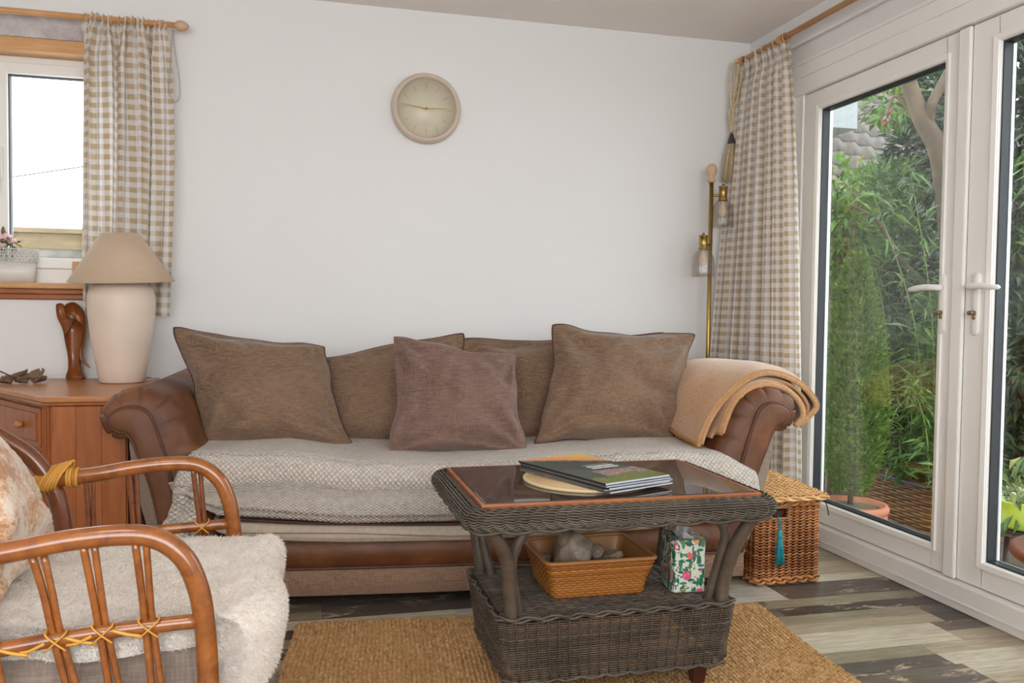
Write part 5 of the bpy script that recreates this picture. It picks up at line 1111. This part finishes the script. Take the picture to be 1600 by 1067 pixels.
# ---- table lamp
lx, ly, lz = -.70, 3.76, .733
tl = thing('table_lamp', 'cream ceramic vase lamp with beige cone shade on the pine chest', 'lamp', (lx, ly, lz))
mesh('base', *lathe([(0, 0), (.082, 0), (.087, .006), (.096, .06), (.115, .17), (.126, .26), (.130, .32), (.129, .355), (.119, .385), (.098, .405), (.06, .414), (.03, .417), (0, .418)], (lx, ly, lz), 56), M['ceramic'], tl)
mesh('neck', *lathe([(.032, .410), (.031, .445), (.034, .450), (.0, .452)], (lx, ly, lz), 24), M['potwhite'], tl)
mesh('lamp_holder', *lathe([(.014, .45), (.016, .47), (.016, .52), (0, .525)], (lx, ly, lz), 18), M['brass'], tl)
tilt = Matrix.Rotation(math.radians(-1.6), 3, 'Y') @ Matrix.Rotation(math.radians(3.5), 3, 'X')
sh = lathe([(.2015, .412), (.2035, .414), (.072, .611), (.069, .611), (.199, .416)], (0, 0, 0), 72); o = mesh('lamp_shade', *xf((np.array(sh[0])-[0, 0, .5], sh[1][:-1]), np.array(tilt), (lx-.002, ly, lz+.5)), M['shade'], tl)
mesh('shade_carrier', *join([tube([(lx-.07*math.cos(a), ly-.07*math.sin(a), lz+.60), (lx, ly, lz+.585)], .002, 5) for a in (0, 2.1, 4.2)]+[tube([(lx, ly, lz+.52), (lx, ly, lz+.59)], .003, 6)]), M['brass'], tl)
cbv = mesh('cable', *tube(catmull([(lx+.085, ly+.04, lz+.004), (lx+.10, ly+.09, lz+.003), (lx+.09, ly+.16, lz+.003), (lx+.06, ly+.215, lz+.003)], 6), .003, 6), M['potwhite'], tl)
# ---- embracing wings carving
cx0, cy0 = at(118, 592, Z=.733)[:2]; cv = thing('wooden_carving', 'polished wooden carving of two joined winged figures left of the lamp', 'figurine', (cx0, cy0, .733))
def flat(poly, y, th, name, n=6, k=.4):
    P_ = catmull([at(a, b, Y=cy0+y) for a, b in poly], n, closed=True); m_ = len(P_); c_ = P_.mean(0); V = []; P_ = P_[::-1] if np.sum(P_[:, 0]*np.roll(P_[:, 2], -1)-np.roll(P_[:, 0], -1)*P_[:, 2]) < 0 else P_
    for s, d in ((.86, -th/2), (.96, -th*.38), (1, 0), (.96, th*.38), (.86, th/2)):
        for p in P_: q_ = c_+(p-c_)*[1-(1-s)*.8, 1, 1-(1-s)*.25]; V.append((q_[0], q_[1]+d, q_[2]))
    Fc = [(j*m_+i, j*m_+(i+1) % m_, (j+1)*m_+(i+1) % m_, (j+1)*m_+i) for j in range(4) for i in range(m_)]
    for lv_ in (0, 4):
        Fc += [tuple(lv_*m_+i for i in t) for t in tessellate_polygon([[Vector((V[lv_*m_+i][0], V[lv_*m_+i][2], 0)) for i in range(m_)]])]
    return mesh(name, V, Fc, M['carving'], cv)
flat([(105, 592), (133, 592), (129, 575), (127, 555), (131, 530), (133, 512), (124, 500), (112, 498), (100, 505), (102, 530), (107, 555), (108, 575)], 0, .050, 'body')
flat([(88, 478), (91, 474), (97, 474), (102, 481), (104, 490), (110, 497), (118, 500), (112, 512), (104, 524), (97, 510), (90, 495)], -.013, .034, 'left_wing')
flat([(103, 476), (110, 472), (118, 473), (128, 482), (134, 494), (136, 510), (134, 530), (131, 552), (134, 566), (141, 575), (132, 568), (127, 560), (125, 535), (124, 515), (117, 500), (112, 490), (104, 492), (101, 484)], -.001, .040, 'right_wing')
# ---- dried petals on the chest
c0 = at(28, 592, Z=.738); dp = thing('dried_seed_pods', 'dried brown curled seed pods lying on the left of the chest top', 'ornament', (c0[0], c0[1], .733))
for k, (a, b, s, tl_) in enumerate(((12, 585, .05, .5), (24, 580, .055, 1.0), (33, 588, .04, .2), (44, 582, .055, .7), (58, 579, .06, .9), (62, 588, .045, .3), (6, 592, .04, .1))):
    p0 = at(a, b, Y=3.72+.02*(k % 2)); al = rng.uniform(0, 6.28)
    def pod(x, y, al=al, s=s, tl_=tl_, p0=p0):
        u_, v_ = x*2-1, y*2-1; r_ = s*.55*(1-abs(u_)**2.2*.8); px_ = u_*s*.8; py_ = v_*r_; pz = .35*s*(v_*v_)*1.2+.3*s*u_*u_*.6
        return (p0[0]+px_*math.cos(al)-py_*math.sin(al)*.8, p0[1]+.5*(px_*math.sin(al)+py_*math.cos(al)), .737+s*.45*v_*v_*(1-.5*abs(u_))+s*.75*((u_+1)/2)**1.5*tl_+.004*math.sin(v_*9+k))
    V, Fc, uv = grid(pod, 12, 10); solid(mesh('pod', V, Fc, M['dried'], dp), .002)
mesh('stalk', *tube([tuple(at(0, 580, Y=3.7)), tuple(at(14, 586, Y=3.7)), tuple(at(34, 590, Y=3.7)), tuple(at(66, 591, Y=3.7)+[0, 0, .0])], .003, 6), M['bark'], dp)
# ---- flower tin on the sill
pcx = at(5, 410, Y=4.045)[0]; tin = thing('flower_tin', 'white lace-edged oval tin planter on the window sill', 'planter', (pcx, 4.045, 1.1405)); RZ = 1.1405
def oval(rx, ry, z, n=96): return [(pcx+rx*math.cos(2*PI*i/n), 4.045+ry*math.sin(2*PI*i/n), z) for i in range(n)]
V = oval(.120, .036, RZ)+oval(.128, .040, RZ+.088)+oval(.124, .037, RZ+.088)+oval(.116, .032, RZ+.01); n_ = 96
mesh('tin_body', V, [(j*n_+i, j*n_+(i+1) % n_, (j+1)*n_+(i+1) % n_, (j+1)*n_+i) for j in range(3) for i in range(n_)]+[tuple(range(n_))[::-1], tuple(range(3*n_, 4*n_))], M['potwhite'], tin)
lace = []
for z_, off, r_ in ((.097, 0, .0075), (.110, .5, .0075), (.123, 0, .0075), (.1365, .5, .0065)):
    for i in range(44):
        a = 2*PI*(i+off)/44; k = z_/.088*.005; c_ = np.array([pcx+(.128+k)*math.cos(a), 4.045+(.040+k)*math.sin(a), RZ+z_]); tt = nrm(np.array([-.128*math.sin(a), .04*math.cos(a), 0]))
        lace.append(tube([c_+tt*r_*math.cos(q_)+np.array([0, 0, r_*math.sin(q_)]) for q_ in np.linspace(0, 2*PI, 9)[:-1]], .0017, 4, closed=True))
mesh('lace_rim', *join(lace), M['potwhite'], tin, kind='stuff'); mesh('lace_band', *join([tube(oval(.1285, .0405, RZ+.088), .0022, 5, closed=True), tube(oval(.134, .0455, RZ+.143), .002, 5, closed=True)]), M['potwhite'], tin)
for k, (a, b, r_, lab) in enumerate(((9, 370, .028, 'half-open pink rose highest above the white tin'), (19, 376, .020, 'small pink rose at the right of the white tin'), (1, 381, .022, 'pink rose low at the left edge of the photo above the tin'))):
    c_ = at(a, b, Y=4.035); rs = thing('rose', lab, 'flower', tuple(c_))
    def petal(x, y, k=k): al = x*2*PI*3; r1 = r_*(.15+.85*x)*(.45+.55*math.sin(PI*min(1, y*.75+.1))); return (c_[0]+r1*math.cos(al), c_[1]+r1*math.sin(al)*.8, c_[2]-r_*.7+r_*1.3*y*(1.1-.35*x))
    V, Fc, uv = grid(petal, 72, 8); solid(mesh('petals', V, Fc, M['rose'], rs), .0012)
    mesh('stem', *tube([tuple(c_-[0, 0, r_*.6]), (c_[0], 4.045, RZ+.02)], .0025, 6), M['leafgreen'], rs)
    pp, dd = blob(c_-[0, 0, r_*.8], (.014, .01, .006), 14, .2); leaves(14, pp, .035, .02, dd, -.1, .2, 'leaves', M['leafgreen'], rs)
c_ = at(5, 361, Y=4.035); mesh_b = mesh('rose_bud', *lathe([(0, -.02), (.008, -.012), (.009, 0), (.005, .015), (0, .022)], c_, 12), M['dried']); tag(mesh_b, 'closed brownish rose bud above the pink roses', 'flower')
wbk = at(127, 420, Y=4.06); tag(mesh('wooden_block', *box(wbk[0]-.03, wbk[0]+.03, 4.03, 4.085, 1.1405, wbk[2]+.03, .003), M['pine'], smooth=False), 'small plain wooden block on the window sill beside the lamp shade', 'block')
# ---- curtain rails
cr1 = thing('curtain_rail', 'round pine curtain rail with acorn finial above the left window', 'curtain rail', (-1.3, 3.9, 2.245))
RY, RZ1 = 3.9, 2.246
mesh('pole', *tube([(-2.4, RY, RZ1), (-.51, RY, RZ1)], .0125, 16), M['rod'], cr1)
fin = lathe([(.012, 0), (.014, .004), (.020, .010), (.023, .022), (.021, .036), (.013, .050), (.004, .058), (0, .059)], (0, 0, 0), 24)
mesh('finial', *xf(fin, [[0, 0, 1], [0, 1, 0], [-1, 0, 0]], (-.512, RY, RZ1)), M['peach'], cr1)
for x in (-2.2, -.60): mesh('bracket', *join([tube([(x, RY, RZ1), (x, 3.998, RZ1)], .009, 10), xf(lathe([(.0, 0), (.024, 0), (.024, .01), (0, .012)], (0, 0, 0), 20), [[1, 0, 0], [0, 0, -1], [0, 1, 0]], (x, 3.999, RZ1))]), M['rod'], cr1)
for x in (-.86, -.825, -.79, -.76, -.73, -.70, -.67, -.64, -.565): mesh('ring', *tube([(x, RY+.019*math.cos(a), RZ1-.004+.019*math.sin(a)) for a in np.linspace(0, 2*PI, 21)[:-1]], .003, 8, closed=True), M['rod'], cr1)
cr2 = thing('curtain_rail', 'long round pine curtain rail running above the french doors', 'curtain rail', (2.2, 2.4, 2.338))
mesh('pole', *tube([(2.2, 3.955, 2.338), (2.2, 1.0, 2.338)], .0135, 16), M['rod'], cr2)
for y in (3.90, 2.3, 1.1): mesh('bracket', *tube([(2.2, y, 2.338), (2.272, y, 2.338)], .009, 10), M['rod'], cr2)
mesh('finial', *xf(fin, [[1, 0, 0], [0, 0, 1], [0, -1, 0]], (2.2, 3.936, 2.338)), M['rod'], cr2)
for y in (3.93, 3.60, 3.585, 3.57, 3.55): mesh('ring', *tube([(2.2+.020*math.cos(a), y, 2.334+.020*math.sin(a)) for a in np.linspace(0, 2*PI, 21)[:-1]], .003, 8, closed=True), M['rod'], cr2)
# ---- curtains
def curtain(name, lab, fn_, ns, nt, width, height, thing_loc):
    t = thing(name, lab, 'curtain', thing_loc); V, Fc, uv = grid(fn_, ns, nt); uv = [(a*width, b*height) for a, b in uv]
    o = mesh('cloth', V, Fc, M['gingham'], t, uv=uv); return t, np.array(V).reshape(nt, ns, 3)
def c1(a, b):
    z = 2.262-b*(2.262-1.02+.012*(a-.3)*2); s = a*2*PI; k = min(1, max(0, (b-.03)/.10)); top = 1-k
    xa, xb = -.875-.012*k-.0*b, -.543+.012*math.sin(b*4)
    x = xa+(xb-xa)*(a+.035*math.sin(3*s+1+b)*k)
    am = .022+.014*k; d = am*(.9*math.sin(2.3*s+2.2+.6*b)+.55*math.sin(5.2*s+.6+.9*math.sin(b*3))+.35*math.sin(11.3*s+3*b))*(1 if b > .05 else .6)
    if top > 0: d += .012*math.sin(15*s)*top
    x += .010*math.sin(10*s+b*2)*k; bulge = -.02*math.exp(-((b-.045)/.03)**2)
    z += .006*math.sin(17*s)*(top if b < .05 else 0)
    d -= .03*k*math.exp(-((a-.32)/.06)**2)*(1-.4*b)
    return (x, min(3.985, 3.902+d+bulge), z)
curtain('curtain', 'short beige gingham curtain at the left window beside the lamp', c1, 220, 110, .86, 1.24, (-.70, 3.9, 1.02))
def c2(a, b):
    z = 2.352-b*2.27; s = a*2*PI; e = b**.85; top = max(0, 1-b/.06)
    A_ = np.array([2.195, 3.955]); B_ = np.array([2.195, 3.565]); Ab = np.array([2.015, 3.955]); Bb = np.array([2.19, 3.325])
    e2 = b**.5; e = e*(1-a)+e2*a; p = (A_*(1-a)+B_*a)*(1-e)+(Ab*(1-a)+Bb*a)*e
    am = .013+.030*b**.7; d = am*(.75*math.sin(8*s+.5+.4*math.sin(b*2.5))+.35*math.sin(13.3*s+1.7*b+1))+.008*math.sin(24*s)*top
    tn = nrm(B_*(1-e)+Bb*e-(A_*(1-e)+Ab*e)); nn_ = np.array([tn[1], -tn[0]]); 
    if nn_[0] > 0: nn_ = -nn_
    p = p+nn_*d+tn*.012*math.sin(16*s+1)*b-nn_*(.01)
    x = min(p[0], 2.262); gather = math.exp(-((b-.045)/.02)**2)*.012; x += gather if x < 2.2 else -gather*.3
    return (x, min(p[1], 3.99), z+.005*math.sin(24*s)*top)
curtain('curtain', 'full-length beige gingham curtain beside the french doors behind the sofa', c2, 330, 170, 1.55, 2.27, (2.15, 3.7, .08))
# ---- chain hanging from the left finial
chn = thing('bead_chain', 'fine silvery loop of chain hanging from the left rail finial', 'chain', (-.52, 3.9, 2.2)); path = catmull([at(x, y, Y=3.885) for x, y in ((271, 45), (268, 70), (266, 100), (264, 140), (270, 158), (279, 156), (281, 140), (279, 115), (275, 90), (272, 70), (271, 45))], 12)
pr_, ss_ = resample(path, .0085, False); lk = []
for i in range(len(pr_)-1):
    m_ = (pr_[i]+pr_[i+1])/2; d_ = nrm(pr_[i+1]-pr_[i]); s_ = nrm(np.cross(d_, [0, 1, 0])) if i % 2 else np.array([0, 1., 0])
    lk.append(tube([m_+d_*.0062*math.cos(q_)+s_*.0036*math.sin(q_) for q_ in np.linspace(0, 2*PI, 9)[:-1]], .0009, 4, closed=True))
mesh('links', *join(lk), plain('silver_links', 'b9b3ae', .3, metal=.8), chn, kind='stuff')
# ---- tieback with tassel at the right rail end
tbk = thing('curtain_tieback', 'cream rope tieback with dark bead and tassel hanging at the rail end', 'tieback', (2.13, 3.92, 1.9)); TY = 3.93
def TP(x, y): return at(x, y, Y=TY)
for pts in ([(1152, 96), (1144, 102), (1142, 130), (1143, 165), (1146, 172), (1143, 205)], [(1154, 100), (1150, 130), (1144, 168), (1140, 176), (1143, 205)], [(1153, 100), (1158, 120), (1153, 150), (1145, 175), (1144, 205)]):
    q_ = catmull([TP(*p) for p in pts], 8); mesh('rope', *tube(q_, .0068*(1+.2*np.sin(np.arange(len(q_))*2.2)), 8), M['rope'], tbk)
bc = TP(1143, 216); mesh('bead', *lathe([(0, .028), (.008, .024), (.014, .0), (.019, -.022), (.02, -.028), (0, -.03)], bc, 18), M['bead'], tbk)
sk = []
for k in range(110):
    a = rng.uniform(0, 2*PI); r0 = .016*math.sqrt(rng.random()); r1 = r0*1.9; pb_ = TP(1137, 283); sk.append(tube([(bc[0]+r0*math.cos(a), bc[1]+r0*math.sin(a), bc[2]-.026), ((bc[0]+pb_[0])/2+r1*math.cos(a), bc[1]+r1*math.sin(a), (bc[2]+pb_[2])/2), (pb_[0]+r1*1.1*math.cos(a), bc[1]+r1*.9*math.sin(a), pb_[2]+rng.uniform(-.004, .004))], .0018, 4))
mesh('tassel', *join(sk), M['rope'], tbk, kind='stuff')
# ---- wall clock
kc = np.array([.582, 3.995, 1.988]); ck = thing('wall_clock', 'round taupe wall clock with slim gold hour marks and hands', 'clock', tuple(kc))
RX = [[1, 0, 0], [0, 0, -1], [0, 1, 0]]     # lathe axis z -> -y
def onw(part): return xf(part, RX, kc)
mesh('rim', *onw(lathe([(.0, 0), (.150, 0), (.162, .010), (.1635, .022), (.158, .036), (.148, .043), (.142, .043), (.139, .036), (.138, .012)], (0, 0, 0), 96)), M['clockrim'], ck)
mesh('dial', *onw(lathe([(0, .011), (.139, .011), (.139, .013), (0, .0132)], (0, 0, 0), 64)), M['clockface'], ck)
for h in range(12):
    a = -h*PI/6+PI/2; c_, s_ = math.cos(a), math.sin(a); wds = (.0012,) if h else (-.0035, .0035)
    bxs = []
    for wd in wds:
        o_ = wd if not h else 0; bx = box(.092, .123, o_-.0009, o_+.0009, .0132, .0146); bxs.append(xf(bx, [[c_, -s_, 0], [s_, c_, 0], [0, 0, 1]]))
    V, Fc = join(bxs); V = np.array(V); V = np.stack([V[:, 0], -V[:, 2], V[:, 1]], 1)+kc; mesh('hour_mark', V, Fc, M['gold'], ck, smooth=False)
def hand(name, ang, L, wd, z, tail=.02):
    c_, s_ = math.cos(ang), math.sin(ang); V = [(-tail, -wd, z), (-tail, wd, z), (L, wd*.4, z), (L, -wd*.4, z), (-tail, -wd, z+.0012), (-tail, wd, z+.0012), (L, wd*.4, z+.0012), (L, -wd*.4, z+.0012)]
    V = np.array([(x*c_-y*s_, -zz, x*s_+y*c_) for x, y, zz in V])+kc; mesh(name, V, [(0, 1, 2, 3), (7, 6, 5, 4), (0, 4, 5, 1), (1, 5, 6, 2), (2, 6, 7, 3), (3, 7, 4, 0)], M['gold'], ck, smooth=False)
hand('hour_hand', math.radians(3.5), .095, .0022, .017); hand('minute_hand', math.radians(172), .122, .0018, .020); hand('second_hand', math.radians(176.5), .118, .0007, .023, .03)
mesh('hub', *onw(lathe([(.005, .013), (.005, .026), (0, .027)], (0, 0, 0), 14)), M['gold'], ck); mesh('clock_glass', *onw(lathe([(.1395, .030), (.1395, .0305)], (0, 0, 0), 64)), M['glass'], ck, smooth=False)
# ---- brass floor lamp
FX, FY = 1.99, 3.85; fl_ = thing('floor_lamp', 'slim brass floor lamp with two ribbed smoked glass shades behind the sofa', 'lamp', (FX, FY, 0))
mesh('pole', *tube([(FX, FY, .02), (FX, FY, 1.70)], .0105, 16), M['brass'], fl_); mesh('base', *lathe([(0, 0), (.125, 0), (.13, .006), (.125, .02), (.02, .026), (.012, .06), (0, .06)], (FX, FY, 0), 48), M['brass'], fl_)
mesh('knob', *lathe([(0, 1.693), (.019, 1.695), (.019, 1.712), (.014, 1.722), (.020, 1.731), (.0262, 1.745), (.0275, 1.760), (.022, 1.777), (.012, 1.786), (0, 1.788)], (FX, FY, 0), 28), M['peach'], fl_)
for sxy, z_ in (((-.055, -.035), 1.375), ((.058, -.012), 1.622)):
    hx_, hy_ = FX+sxy[0], FY+sxy[1]; hd = mesh('lamp_head', *join([lathe([(0, -.035), (.024, -.035), (.024, -.030), (.0205, -.026), (.0205, .026), (.0235, .028), (.0235, .034), (.006, .036), (.006, .044), (.003, .046), (0, .046)], (hx_, hy_, z_+.02), 28), tube([(hx_, hy_, z_+.008), (FX, FY, z_+.010)], .0062, 10)]), M['brass'], fl_)
    mesh('glass_shade', *lathe([(.018, -.012), (.026, -.016), (.040, -.030), (.050, -.055), (.053, -.09), (.053, -.128), (.0545, -.150), (.0525, -.150), (.051, -.128), (.051, -.09), (.048, -.056), (.038, -.032), (.024, -.018)], (hx_, hy_, z_), 120, ribs=30, ribamp=.018), M['smoke'], hd)
    mesh('bulb', *lathe([(.012, -.016), (.013, -.035), (.021, -.06), (.022, -.075), (.015, -.092), (0, -.098)], (hx_, hy_, z_), 20), M['ceramic'], hd)
